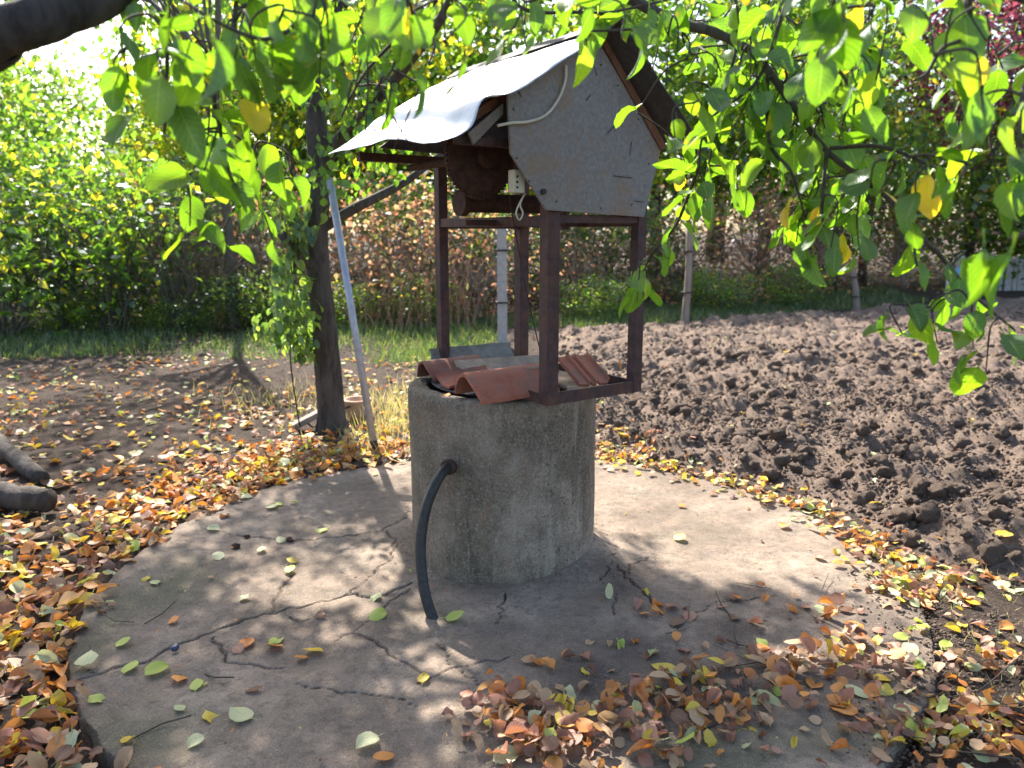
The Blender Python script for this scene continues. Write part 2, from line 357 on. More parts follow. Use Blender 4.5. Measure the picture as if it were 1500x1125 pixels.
def gridF(ni, nj):
    i = np.arange(ni - 1)[:, None] * nj + np.arange(nj - 1)[None]; i = i.ravel(); return np.stack([i, i + 1, i + nj + 1, i + nj], 1)
obj('ground', mesh('ground', np.stack([X, Y, Z], -1).reshape(-1, 3), gridF(ni, nj), mats=[M_DIRT]), kind='structure')

# slab with real cracks
CR = [([(105, 1000), (180, 975), (215, 968), (250, 948), (300, 930), (345, 910), (400, 895), (450, 885), (510, 868), (560, 872), (604, 852)], .013),
      ([(180, 975), (140, 990), (118, 978)], .007),
      ([(400, 895), (407, 872), (412, 860), (428, 840)], .011), ([(510, 868), (540, 845), (570, 825), (578, 790), (566, 776)], .006),
      ([(312, 932), (325, 950), (335, 972), (370, 974), (414, 978)], .007), ([(515, 925), (545, 935), (580, 965), (620, 985)], .010),
      ([(424, 902), (440, 912), (452, 905)], .008), ([(905, 830), (925, 855), (942, 866), (962, 888)], .011), ([(868, 792), (885, 800), (905, 803)], .014),
      ([(948, 815), (924, 828), (922, 842)], .008), ([(740, 868), (738, 885), (728, 912)], .006), ([(612, 1002), (650, 985), (690, 970), (745, 960)], .007),
      ([(430, 1000), (500, 1015), (560, 1018), (610, 1032)], .005), ([(318, 778), (360, 786), (430, 792), (500, 786), (562, 776)], .008),
      ([(640, 940), (660, 965), (700, 1002)], .005), ([(485, 940), (515, 925), (560, 890), (600, 862)], .005), ([(900, 815), (880, 850), (905, 872), (900, 900)], .005),
      ([(1010, 900), (1060, 880), (1140, 872)], .004), ([(560, 776), (590, 760), (600, 740)], .005)]
n = 520
xs = np.linspace(SLAB_C[0] - 1.9, SLAB_C[0] + 1.9, n); ys = SLAB_C[1] - 1.9 + 3.8 * np.linspace(0, 1, n) ** 1.35
X, Y = np.meshgrid(xs, ys); th = np.arctan2(Y - SLAB_C[1], X - SLAB_C[0]); rr = np.hypot(X - SLAB_C[0], Y - SLAB_C[1])
Ro = SLAB_R + .03 * fbm(np.cos(th) * 2 + 5, np.sin(th) * 2 + 5, 4, 20) + .015 * fbm(X * 14, Y * 14, 2, 30)
Z = SLAB_Z + fbm(X * 2, Y * 2, 4, 40) * .012 + fbm(X * 14, Y * 14, 3, 44) * .004
crack = np.zeros_like(X)
for pts, wd in CR:
    Q = [G(px, py, SLAB_Z)[:2] for px, py in pts]; PP = []
    for a, b in zip(Q[:-1], Q[1:]):
        m = max(2, int(np.linalg.norm(b - a) / .03))
        for t in np.linspace(0, 1, m, endpoint=False): PP.append(a + (b - a) * t)
    PP.append(Q[-1]); PP = np.array(PP)
    PP[1:-1] += rng.normal(0, .0085, (len(PP) - 2, 2))
    d = np.full(X.shape, 9.)
    for a, b in zip(PP[:-1], PP[1:]):
        ab = b - a; t = np.clip(((X - a[0]) * ab[0] + (Y - a[1]) * ab[1]) / (ab @ ab + 1e-9), 0, 1)
        d = np.minimum(d, np.hypot(X - a[0] - t * ab[0], Y - a[1] - t * ab[1]))
    crack = np.maximum(crack, np.clip(1.2 - d / (wd * .5) / (.35 + 1.0 * vn(X * 11, Y * 11, 5)), 0, 1))
Z = Z - crack * .018
# mortar fillet round the foot of the ring
rw = np.hypot(X - WELL[0], Y - WELL[1]); tw = np.arctan2(Y - WELL[1], X - WELL[0])
fil = np.clip(1 - (rw - RING_R) / (.09 + .10 * np.clip(np.cos(tw + .5), 0, 1)), 0, 1) * (.35 + .65 * np.clip(np.cos(tw + .4), 0, 1))
Z = Z + fil ** 1.6 * .055 * (.25 + .75 * np.clip(np.cos(tw + .1), 0, 1)) * (rw > RING_R - .05)
edge = np.clip((rr - Ro) / .022, 0, 1); Z = Z - edge ** .8 * .08
def blob(px, py, sx, sy):
    g = G(px, py, SLAB_Z); return np.exp(-((X - g[0]) / sx) ** 2 - ((Y - g[1]) / sy) ** 2)
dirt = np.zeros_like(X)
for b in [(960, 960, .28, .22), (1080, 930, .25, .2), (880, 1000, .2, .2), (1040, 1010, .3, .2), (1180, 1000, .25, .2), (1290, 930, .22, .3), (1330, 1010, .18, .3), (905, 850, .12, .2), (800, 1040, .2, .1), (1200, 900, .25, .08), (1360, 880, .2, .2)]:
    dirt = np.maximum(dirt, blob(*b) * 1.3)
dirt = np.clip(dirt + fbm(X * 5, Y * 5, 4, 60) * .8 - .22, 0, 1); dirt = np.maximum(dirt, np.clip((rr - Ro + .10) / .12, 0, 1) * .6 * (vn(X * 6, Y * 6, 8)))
moss_shade = np.zeros_like(X)
for b in [(160, 1080, .25, .25), (1230, 1090, .35, .14), (1090, 1110, .3, .12), (240, 860, .2, .4), (150, 930, .12, .3)]: moss_shade = np.maximum(moss_shade, blob(*b))  # moss, deepened at the left with shade painted into the colour
moss_shade = np.clip(moss_shade * 1.2 + fbm(X * 4, Y * 4, 4, 70) * .7 - .3, 0, .75)
Z = Z + dirt * (.006 + .018 * np.clip(fbm(X * 16, Y * 16, 3, 75), 0, 1))
F = gridF(n, n); keep = (rr.ravel()[F] < SLAB_R + .1).all(1)
me = mesh('concrete_slab', np.stack([X, Y, Z], -1).reshape(-1, 3), F[keep], mats=[M_SLAB], attrs=dict(dirt=dirt.ravel(), crack=crack.ravel(), moss_shade=moss_shade.ravel()))
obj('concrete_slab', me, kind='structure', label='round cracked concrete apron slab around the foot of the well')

# ploughed field
def field_mask(x, y):
    r_ = np.hypot(x - SLAB_C[0], y - SLAB_C[1])
    n_ = fbm(x * 1.5, y * 1.5, 3, 80) * .12
    m1 = np.clip((r_ - SLAB_R - .16 + n_) / .30, 0, 1)
    m2 = np.clip((x - (.35 + .03 * (y - 5)) + n_) / .3, 0, 1)
    m3 = np.clip((y - 2.95 - .15 * (x - 1.6) + n_ * 1.3) / .5, 0, 1)
    m4 = np.clip((12.2 + .55 * (x - 1) - y + n_ * 3) / .6, 0, 1)
    return m1 * m2 * m3 * m4
fx = np.concatenate([np.linspace(.0, 5, 280), 5 + np.linspace(0, 1, 130)[1:] ** 1.2 * 10]); fy = 2.6 + np.linspace(0, 1, 470) ** 1.45 * 17
X, Y = np.meshgrid(fx, fy); FM = field_mask(X, Y)
def field_z(x, y):
    a = fbm(x * 1.1, y * 1.1, 3, 90) * .08 + np.abs(fbm(x * 2.6, y * 2.6, 4, 95)) * .19 + np.clip(fbm(x * 8, y * 8, 3, 99), -.2, 1) * .07 + np.abs(fbm(x * 20, y * 20, 2, 101)) * .05
    return field_mask(x, y) * (.07 + a) - .03
Z = field_z(X, Y)
F = gridF(*X.shape); keep = (FM.ravel()[F] > .001).any(1)
soil = obj('ploughed_soil', mesh('ploughed_soil', np.stack([X, Y, Z], -1).reshape(-1, 3), F[keep], mats=[M_SOIL]), kind='structure', label='dark lumpy ploughed garden soil to the right of the well')

# clods
def ico(sub, seed, rough=.28):
    bm = bmesh.new(); bmesh.ops.create_icosphere(bm, subdivisions=sub, radius=1); V = np.array([v.co[:] for v in bm.verts]); Fq = np.array([[v.index for v in f.verts] for f in bm.faces]); bm.free()
    r_ = np.random.default_rng(seed); D = r_.normal(size=(7, 3)); D /= np.linalg.norm(D, axis=1)[:, None]
    cut = r_.uniform(.5, .95, 7); h = np.ones(len(V))
    for d_, c_ in zip(D, cut): q_ = V @ d_; h = np.where(q_ > .05, np.minimum(h, c_ / np.maximum(q_, .05)), h)
    h = h * (1 + sum(.10 * np.sin(V @ d * 3.9 * (1 + .4 * i) + i) for i, d in enumerate(D)) * rough * 1.6 + r_.normal(0, rough * .17, len(V)))
    V = V * h[:, None] * np.array([1, .85, .68]); return V, Fq, np.zeros((len(V), 2))
C3 = [ico(3, s, .42) for s in range(4)]; C2 = [ico(2, 10 + s, .42) for s in range(5)]; C1 = [ico(1, 20 + s, .4) for s in range(4)]
def clod_pts(N, x0, x1, y0, y1, smin, smax, pw=2.2, ypow=1.0):
    x = rng.uniform(x0, x1, N); y = y0 + (y1 - y0) * rng.random(N) ** ypow
    m = field_mask(x, y); clump = vn(x * 2.2, y * 2.2, 33) * .7 + .3
    k = rng.random(N) < np.clip(m * 2, 0, 1) * clump; x, y = x[k], y[k]
    s = smin + (smax - smin) * rng.random(len(x)) ** pw
    return x, y, s
x, y, s = clod_pts(9500, .2, 7.5, 2.8, 10, .012, .068, 3.4, 1.2)
px, py, d = proj(np.stack([x, y, np.zeros_like(x)], -1)); vis = (px > 0) & (px < 1500) & (py > 440) & (py < 1120) & ~((px > 590) & (px < 880))
score = np.where(vis, s / d, 0); order = np.argsort(-score); big = order[:300]; rest = order[300:]
def clod_M(n, s):
    return rotmats(rng.uniform(0, 6.28, n), rng.normal(0, .5, n), rng.normal(0, .5, n)) * s[:, None, None]
def gz(x, y): return field_z(x, y)
Mb = clod_M(300, s[big]); C3m = [mesh('soil_clod', V, Fq, mats=[M_SOIL]) for V, Fq, U in C3]
for i, k in enumerate(big):
    o = obj('soil_clod', C3m[i % 4], soil); o.matrix_world = to_m4(Mb[i], (x[k], y[k], gz(x[k:k + 1], y[k:k + 1])[0] + s[k] * .3))
Mr = clod_M(len(rest), s[rest]); P = np.stack([x[rest], y[rest], gz(x[rest], y[rest]) + s[rest] * .25], -1)
me1 = scatter('soil_lumps', C2, rng.integers(0, 5, len(rest)), Mr, P, mats=[M_SOIL])
obj('soil_lumps', me1, soil, kind='stuff')
x, y, s = clod_pts(42000, .2, 5.5, 2.6, 7.5, .005, .019, 1.2, 1.2)
P = np.stack([x, y, gz(x, y) + s * .3], -1)
obj('soil_crumbs', scatter('soil_crumbs', C1, rng.integers(0, 4, len(x)), clod_M(len(x), s), P, mats=[M_SOIL]), soil, kind='stuff')
x, y, s = clod_pts(24000, .1, 12, 2.6, 15, .006, .02, 1.5, 1.3); s = s * (1 + .12 * (y - 3))
P = np.stack([x, y, gz(x, y) + s * .2], -1)
obj('soil_crumbs', scatter('soil_crumbs', C1, rng.integers(0, 4, len(x)), clod_M(len(x), s), P, mats=[M_SOIL]), soil, kind='stuff')
# crumbs of dirt on the right front corner and left bank
N = 16000; x = rng.uniform(1.0, 3.2, N); y = rng.uniform(1.7, 3.3, N); rr = np.hypot(x - SLAB_C[0], y - SLAB_C[1]); k = (rr > SLAB_R - .30 * rng.random(N) ** 2.5); x, y = x[k], y[k]
x2 = rng.uniform(-6, -.6, 14000); y2 = rng.uniform(2, 10.5, 14000); k = np.hypot(x2 - SLAB_C[0], y2 - SLAB_C[1]) > SLAB_R + .03; x = np.r_[x, x2[k]]; y = np.r_[y, y2[k]]
s = rng.uniform(.003, .008, len(x)) + (rng.random(len(x)) < .12) * rng.uniform(0, .009, len(x)); rr = np.hypot(x - SLAB_C[0], y - SLAB_C[1]); zz = np.where(rr < SLAB_R, SLAB_Z, -.015 + .022 * np.exp(-((rr - SLAB_R) / .5) ** 2) + .003)
obj('dirt_crumbs', scatter('dirt_crumbs', C1, rng.integers(0, 4, len(x)), clod_M(len(x), s), np.stack([x, y, zz + s * .3], -1), mats=[M_SOIL]), kind='stuff', label='loose crumbs of dirt around the slab edge')

a_ = rng.uniform(0, 6.28, 900); q_ = RING_R + .005 + np.abs(rng.normal(0, .06, 900)); s = rng.uniform(.001, .0045, 900)
x = WELL[0] + q_ * np.cos(a_); y = WELL[1] + q_ * np.sin(a_)
obj('grit', scatter('grit', C1, rng.integers(0, 4, 900), clod_M(900, s), np.stack([x, y, SLAB_Z + .004 + .03 * np.clip(np.cos(a_ + .4), 0, 1)], -1), mats=[M_SOIL]), kind='stuff', label='loose grit around the foot of the well ring')
# ================================================================== WELL
def lathe(prof, c, k=96, wob=.0):
    V = []; m = len(prof)
    for j in range(k):
        a = 2 * math.pi * j / k
        for (r_, z_) in prof:
            q = r_ + wob * math.sin(a * 3 + z_ * 5) * .5; V.append((q * math.cos(a), q * math.sin(a), z_))
    F = [(j * m + i, ((j + 1) % k) * m + i, ((j + 1) % k) * m + i + 1, j * m + i + 1) for j in range(k) for i in range(m - 1)]
    return np.array(V), np.array(F)
prof = [(RING_R + .002, .0)] + [(RING_R + .0015 * math.sin(z * 9), z) for z in np.linspace(.03, RING_H - .02, 26)] + [(RING_R - .003, RING_H - .008), (RING_R - .012, RING_H), (RING_R - .045, RING_H + .002), (RING_R - .082, RING_H), (RING_R - .09, RING_H - .01), (RING_R - .09, .0)]
V, F = lathe(prof, WELL, 160, .004)
a = np.arctan2(V[:, 1], V[:, 0]); nz = fbm(a * 6 + 20, V[:, 2] * 8 + 9, 4, 120)
V[:, :2] *= (1 + nz * .006)[:, None]; topm = V[:, 2] > RING_H - .02; V[topm, 2] += fbm(a[topm] * 9 + 30, V[topm, 0] * 9 + 20, 3, 130) * .008
ring = obj('concrete_well_ring', mesh('concrete_well_ring', V, F, mats=[M_RING]), None, (WELL[0], WELL[1], 0.),
           'stained grey concrete well ring standing in the middle of the round slab', 'well')
# metal lid lying on the ring
Vl = [(0.34 * math.cos(t) * (1 + .03 * math.sin(3 * t)), .34 * math.sin(t)) for t in np.linspace(0, 2 * math.pi, 40, endpoint=False)]
V = np.array([(x_, y_, z_) for z_ in (0, .004) for x_, y_ in Vl]); m = 40
F = [tuple(range(m - 1, -1, -1)), tuple(range(m, 2 * m))] + [(i, (i + 1) % m, m + (i + 1) % m, m + i) for i in range(m)]
lid = MB().add(V, F)
lidm = lid.mesh('metal_sheet', M_DARKHOLE)
obj('metal_sheet', lidm, None, (WELL[0], WELL[1], RING_H + .005), 'dark metal sheet covering the well ring under the tiles', 'metal sheet')

# ---------------- shelter frame: local axes u (towards right post), v (towards rear left), z
F0 = np.array([.15, 3.1]); E1 = np.array([.395, .27]) / .4785; E2 = np.array([-.565, .826]); E2 /= np.linalg.norm(E2)
E1_3 = np.array([*E1, 0]); E2_3 = np.array([*E2, 0]); ZZ = np.array([0, 0, 1.])
def W(u, v, z): return np.array([F0[0] + E1[0] * u + E2[0] * v, F0[1] + E1[1] * u + E2[1] * v, z])
BASE = np.array([F0[0], F0[1], .86])
def L_(P): return np.asarray(P) - BASE
sh = thing('well_shelter', 'rusty steel well shelter with grey gable board and white sheet roof', 'well shelter', BASE)
def part(name, mb, mat, parent=sh, bevel=0, smooth=False, label=None, kind=None):
    mb.V = [v - BASE for v in mb.V]; me = mb.mesh(name, mat, smooth, bevel); return obj(name, me, parent, label=label, kind=kind)
US, VS = .478, .876; Z0, ZB, ZT = .85, .905, 1.86
def boxuv(u0, u1, v0, v1, z0, z1):
    return MB().box(W((u0 + u1) / 2, (v0 + v1) / 2, (z0 + z1) / 2), E1_3, E2_3, ZZ, (u1 - u0) / 2, (v1 - v0) / 2, (z1 - z0) / 2)
hw = .027
for (u, v, h_) in ((0, 0, .029), (US, 0, .024), (0, VS, .024), (US, VS, .028)):
    part('post', boxuv(u - h_, u + h_, v - h_, v + h_, Z0, ZT), M_STEEL, bevel=.002)
# bottom angle irons (upright flange + foot flange)
for (u0, u1, v0, v1) in ((.03, US - .025, -.022, -.016), (.03, US - .03, VS + .014, VS + .02)):
    mb = boxuv(u0, u1, v0, v1, Z0 + .001, Z0 + .052); mb2 = boxuv(u0, u1, v0 + .007, v0 + .045, Z0 + .001, Z0 + .006)
    mb.add(np.vstack(mb2.V), mb2.F); part('base_rail', mb, M_STEEL, label=None)
for (u0, u1) in ((-.024, -.018), (US + .014, US + .02)):
    part('base_rail', boxuv(u0, u1, .031, VS - .03, Z0 + .001, Z0 + .045), M_STEEL)
# cross bars half way up the head and the head frame
for (u0, u1, v0, v1, z0, z1) in ((.03, US - .026, -.02, .015, 1.585, 1.618), (.025, US - .03, VS - .02, VS + .015, 1.565, 1.61),
                                 (-.02, .015, .031, VS - .026, 1.572, 1.612), (US - .015, US + .02, .026, VS - .03, 1.572, 1.612)):
    part('cross_bar', boxuv(u0, u1, v0, v1, z0, z1), M_STEEL, bevel=.0015)
part('eave_beam', boxuv(-.42, US + .1, VS - .022, VS + .022, ZT + .003, ZT + .04), M_STEEL, bevel=.0015)
part('eave_beam', boxuv(-.40, US + .1, .03, .065, ZT + .003, ZT + .033), M_STEEL, bevel=.0015)
# gable board
def prism(pts, v0, v1, zmap=None):
    m = len(pts); V = [W(u, v0, z) for u, z in pts] + [W(u, v1, z) for u, z in pts]
    return MB().add(V, [tuple(range(m)), tuple(range(2 * m - 1, m - 1, -1))] + [(i, m + i, m + (i + 1) % m, (i + 1) % m) for i in range(m)])
gable = part('gable_board', prism([(-.232, 2.035), (-.2175, 1.8335), (-.052, 1.632), (.465, 1.611), (.55, 1.895), (.182, 2.283)], -.045, -.033), M_BOARD, bevel=.0015)
part('rafter', prism([(.178, 2.292), (.212, 2.292), (.572, 1.905), (.545, 1.885)], -.055, -.047), M_RAFTER)
part('inner_board', prism([(-.40, 1.935), (-.10, 1.885), (-.10, 2.1), (-.22, 2.045)], .10, .112), M_BOARD2)
part('inner_board', prism([(-.37, 1.90), (-.22, 2.015), (-.222, 1.975), (-.35, 1.86)], .0, .01), M_BOARD)
part('rear_gable_board', prism([(-.3, 1.93), (.5, 1.905), (.182, 2.27)], VS + .03, VS + .042), M_BOARD2)
# nails and staples on the board
for (px, py, dx, dy) in ((913, 259, 17, 2), (937, 295, 9, 1), (924, 217, -2, 12), (895, 190, -6, 7), (862, 143, -4, 5), (762, 138, 3, 6)):
    def onb(x_, y_, v):
        r_ = ray(x_, y_); t = (F0 @ E2 + v) / (r_[:2] @ E2); return np.array([0, 0, CAM_H]) + r_ * t
    part('nail', MB().tube([onb(px - dx * .8, py - dy * .8, -.048), onb(px + dx * .8, py + dy * .8, -.052)], .0015, 6), M_NAIL)
for px, py in ((752, 160), (757, 232), (775, 265), (815, 295), (880, 305), (925, 300), (950, 240), (935, 175), (905, 125), (880, 95), (845, 110)):
    q_ = onb(px, py, -.0455); part('nail_head', MB().tube([q_, q_ - E2_3 * .002], .0035, 8), M_NAIL)
pb = onb(795, 281, -.045); mb = MB().tube([pb, pb - E2_3 * .012], .011, 10); part('bolt', mb, M_NAIL)
# white roof sheet: front profile (u, z) measured, rear profile flatter
fp = np.array([(.20, 2.318), (.106, 2.262), (-.028, 2.175), (-.145, 2.097), (-.278, 2.024), (-.375, 2.0), (-.405, 1.965), (-.43, 1.905), (-.48, 1.868), (-.54, 1.850)])
bp = np.array([(.20, 2.325), (.09, 2.27), (-.03, 2.205), (-.15, 2.13), (-.26, 2.06), (-.34, 2.0), (-.42, 1.945), (-.50, 1.90)])
def resample(P, n): 
    d = np.r_[0, np.cumsum(np.linalg.norm(np.diff(P, axis=0), axis=1))]; t = np.linspace(0, d[-1], n); return np.stack([np.interp(t, d, P[:, 0]), np.interp(t, d, P[:, 1])], -1)
fpc = resample(catmull(fp, 6), 40); bpc = resample(catmull(bp, 6), 40); nv = 46; V = []
for i, v in enumerate(np.linspace(-.13, 1.03, nv)):
    t = i / (nv - 1); t2 = min(1, t * 2.2); p = fpc * (1 - t2) + bpc * t2
    wv = .005 * np.sin(v * 11 + np.linspace(0, 4, 40)) + .010 * fbm(np.full(40, v * 6), np.linspace(0, 5, 40), 3, 140)
    V += [W(p[j, 0], v, p[j, 1] + wv[j] * min(1, j / 5)) for j in range(40)]
V = np.array(V); V2 = V - np.array([0, 0, .0025]); nn = len(V)
F = gridF(nv, 40); Ft = [tuple(f) for f in F] + [tuple(f[::-1] + nn) for f in F]
bd = [(i, i + 1) for i in range(39)] + [((nv - 1) * 40 + i + 1, (nv - 1) * 40 + i) for i in range(39)] + [((i + 1) * 40, i * 40) for i in range(nv - 1)] + [(i * 40 + 39, (i + 1) * 40 + 39) for i in range(nv - 1)]
Ft += [(a_, a_ + nn, b_ + nn, b_) for a_, b_ in bd]
part('white_roof_sheet', MB().add(np.vstack([V, V2]), Ft), M_WHITE, smooth=True, label='bent white metal roof sheet drooping at the left eave')
# dark right hand slope
rp = resample(np.array([(.192, 2.322), (.33, 2.20), (.47, 2.07), (.635, 1.925)]), 14); V = []
for v in np.linspace(-.17, 1.03, 14): V += [W(rp[j, 0], v, rp[j, 1] + .004 * math.sin(v * 9 + j)) for j in range(14)]
V = np.array(V); nn = len(V); V2 = V + np.array([0, 0, .006]); F = gridF(14, 14)
Ft = [tuple(f) for f in F] + [tuple(f[::-1] + nn) for f in F]; bd = [(i, i + 1) for i in range(13)] + [(13 * 14 + i + 1, 13 * 14 + i) for i in range(13)] + [((i + 1) * 14, i * 14) for i in range(13)] + [(i * 14 + 13, (i + 1) * 14 + 13) for i in range(13)]
Ft += [(a_, a_ + nn, b_ + nn, b_) for a_, b_ in bd]
part('dark_roof_sheet', MB().add(np.vstack([V, V2]), Ft), M_FELT, label='dark grey roof sheet on the right hand slope')
part('ridge_cap', MB().add([W(u, v, z) for v in (-.175, 1.04) for u, z in ((.13, 2.296), (.195, 2.338), (.25, 2.29), (.195, 2.332))], [(0, 1, 5, 4), (1, 2, 6, 5), (2, 3, 7, 6), (3, 0, 4, 7), (0, 3, 2, 1), (4, 5, 6, 7)]), M_FELT)
for v in (.05, VS):
    part('rafter', MB().bar(W(-.38, v, 1.93), W(.17, v, 2.27), .035, .03), M_RAFTER); part('rafter', MB().bar(W(.56, v, 1.93), W(.21, v, 2.27), .035, .03), M_RAFTER)
# winch: big toothed wheel (axis along v), drum under it
def disc(c, r_, h_, prof_, k=48):
    V = []; m = len(prof_)
    for j in range(k):
        a_ = 2 * math.pi * j / k
        for (q, x_) in prof_: V.append(c + E1_3 * math.cos(a_) * q + ZZ * math.sin(a_) * q + E2_3 * x_)
    return V, [(j * m + i, ((j + 1) % k) * m + i, ((j + 1) % k) * m + (i + 1) % m, j * m + (i + 1) % m) for j in range(k) for i in range(m)]
wc = None
def onv(pts, v):
    out = []
    for x_, y_ in pts:
        r_ = ray(x_, y_); t = (F0 @ E2 + v) / (r_[:2] @ E2); out.append(np.array([0, 0, CAM_H]) + r_ * t)
    return out
wc = onv([(703, 231)], .24)[0]
whl = part('winch_wheel', MB().add(*disc(wc, .16, .03, [(.02, -.05), (.09, -.042), (.140, -.02), (.153, -.018), (.153, .018), (.140, .02), (.09, -.02), (.02, -.03)])), M_RUST, smooth=True)
tm = MB()
for j in range(52):
    a_ = 2 * math.pi * j / 52; dd = E1_3 * math.cos(a_) + ZZ * math.sin(a_); tm.box(wc + dd * .157, dd, E2_3, np.cross(dd, E2_3), .006, .009, .0045)
part('gear_tooth_ring', tm, M_RUST, whl)
part('axle', MB().tube([wc - E2_3 * .09, wc + E2_3 * .62], .016, 12), M_RUST)
part('hub', MB().tube([wc - E2_3 * .085, wc - E2_3 * .04], .045, 16), M_RUST)
dr = onv([(672, 297)], .40); dr.append(dr[0] + E1_3 * .5)
part('rope_drum', MB().tube([dr[0], dr[0] + E1_3 * .03, dr[0] + E1_3 * .031, dr[1] - E1_3 * .031, dr[1] - E1_3 * .03, dr[1]], [.055, .055, .04, .04, .06, .06], 20), M_RUST, smooth=False)
part('drum_bracket', boxuv(.365, .385, .36, .44, 1.56, 1.75), M_STEEL)
part('bracket_rail', boxuv(-.17, .45, .36, .40, 1.575, 1.60), M_STEEL)
# socket box with its cord, cable on the board, and the pump cord
sk = part('socket_box', boxuv(-.18, -.128, -.01, .03, 1.695, 1.78), M_CREAM, bevel=.004)
for dz in (-.02, .0, .02): part('socket_hole', MB().box(W(-.165, -.0115, 1.735 + dz), E1_3, E2_3, ZZ, .004, .0012, .004), M_NAIL, sk)
def onv(pts, v): 
    out = []
    for x_, y_ in pts:
        r_ = ray(x_, y_); t = (F0 @ E2 + v) / (r_[:2] @ E2); out.append(np.array([0, 0, CAM_H]) + r_ * t)
    return out
part('cable', MB().tube(catmull(onv([(829, 95), (828, 118), (818, 145), (800, 168), (775, 178), (750, 180), (729, 184)], -.058), 8), .0055, 8), M_CREAM, smooth=True, label='cream cable sagging across the gable board')
part('cord', MB().tube(catmull(onv([(770, 283), (762, 296), (756, 312), (761, 322), (766, 312), (762, 300), (768, 285)], .01), 6), .0035, 6), M_CREAM, smooth=True)
part('cord', MB().tube(catmull(onv([(748, 236), (744, 262), (748, 300), (757, 350), (772, 430), (788, 500), (801, 548)], .2), 6), .003, 6), M_RUBBER, smooth=True)

# ---------------- clay roof tiles on the lid
def tile_mb(Ln, kind):
    if kind == 'roll':
        prof_ = [(-.128, .0), (-.112, .016), (-.075, .045), (-.03, .074), (.0, .088), (.03, .092), (.058, .084), (.085, .062), (.108, .03), (.12, .0)]
    elif kind == 'rib':
        prof_ = [(-.10, .028), (-.088, .006), (-.06, .003), (-.03, .003), (-.022, .018), (-.012, .018), (-.004, .004), (.012, .004), (.02, .02), (.032, .02), (.04, .004), (.08, .004), (.098, .01), (.105, .03)]
    else:
        prof_ = [(-.10, .03), (-.085, .016), (-.05, .010), (0, .008), (.05, .010), (.085, .016), (.10, .03)]
    th_ = .016; m = len(prof_); nl = 8; V = []
    for s_ in (0, 1):
        for i in range(nl):
            x_ = -Ln / 2 + Ln * i / (nl - 1)
            for j, (y_, z_) in enumerate(prof_):
                e = .004 * math.sin(i * 2.1 + j * 1.7) * (1 if i in (0, nl - 1) or j in (0, m - 1) else .15)
                V.append((x_ + e, y_ + e, z_ + (th_ if s_ else 0)))
    nn = nl * m; F = gridF(nl, m); Ft = [tuple(f) for f in F + nn] + [tuple(f[::-1]) for f in F]
    bd = [(i, i + 1) for i in range(m - 1)] + [((nl - 1) * m + i + 1, (nl - 1) * m + i) for i in range(m - 1)] + [((i + 1) * m, i * m) for i in range(nl - 1)] + [(i * m + m - 1, (i + 1) * m + m - 1) for i in range(nl - 1)]
    Ft += [(a_, b_, b_ + nn, a_ + nn) for a_, b_ in bd]
    mb = MB().add(np.array(V), Ft); return mb
def tile(p0, p1, roll, kind, mat, label, flip=False, wd=1.):
    p0, p1 = np.array(p0), np.array(p1); d = p1 - p0; Ln = np.linalg.norm(d); ax = d / Ln
    sd_ = np.cross(ZZ, ax); sd_ /= np.linalg.norm(sd_); up = np.cross(ax, sd_)
    c_, s_ = math.cos(roll), math.sin(roll); y_ = sd_ * c_ + up * s_; z_ = np.cross(ax, y_)
    if flip: y_ = -y_; z_ = -z_
    o = obj('clay_tile', tile_mb(Ln, kind).mesh('clay_tile', mat, False, 0), None, None, label, 'roof tile', 'clay roof tiles laid over the well')
    for p_ in o.data.polygons: p_.use_smooth = True
    o.data.set_sharp_from_angle(angle=R(38)) if hasattr(o.data, 'set_sharp_from_angle') else None
    o.matrix_world = to_m4(np.stack([ax, y_ * wd, z_ * wd], 1), (p0 + p1) / 2); return o
RZ = RING_H + .013
AX = np.array([.87, .5, 0])
a0 = G(684, 585, RZ); tile(a0, a0 + AX * .38 + [0, 0, .012], 0, 'roll', M_TILE_RED, 'clean red arched clay tile at the front of the heap on the well')
a0 = G(622, 556, RZ); tile(a0, a0 + AX * .30 + [0, 0, .01], -.05, 'roll', M_TILE_DK, 'dark red-brown arched tile leftmost over the ring rim', wd=.8)
tile(G(672, 536, RZ + .075), G(800, 527, RZ + .085), .10, 'roll', M_TILE_OLD, 'pale tan trough tile lying upside down behind the red tile', True, .8)
tile(G(640, 525, RZ + .085), G(760, 514, RZ + .09), .35, 'roll', M_TILE_GREY, 'grey lichened upside down tile at the back of the heap', True, .8)
tile(G(700, 556, RZ + .065), G(800, 543, RZ + .085), -.25, 'pan', M_TILE_OLD, 'broken pale tile edge wedged above the clean red tile', False, .5)
a0 = G(648, 566, RZ + .002); tile(a0, a0 + AX * .26 + [0, 0, .02], .25, 'pan', M_TILE_RED, 'small red-brown tile piece between the leftmost tile and the clean red one', False, .7)
tile(G(800, 560, RZ + .01), G(850, 572, RZ + .005), .05, 'pan', M_TILE_OLD, 'flat weathered tile under the ribbed orange one', False, .9)
tile(G(834, 526, RZ + .11), G(868, 566, RZ + .02), .0, 'rib', M_TILE_RED, 'ribbed orange tile sloping down to the right between front and right posts', False, .8)
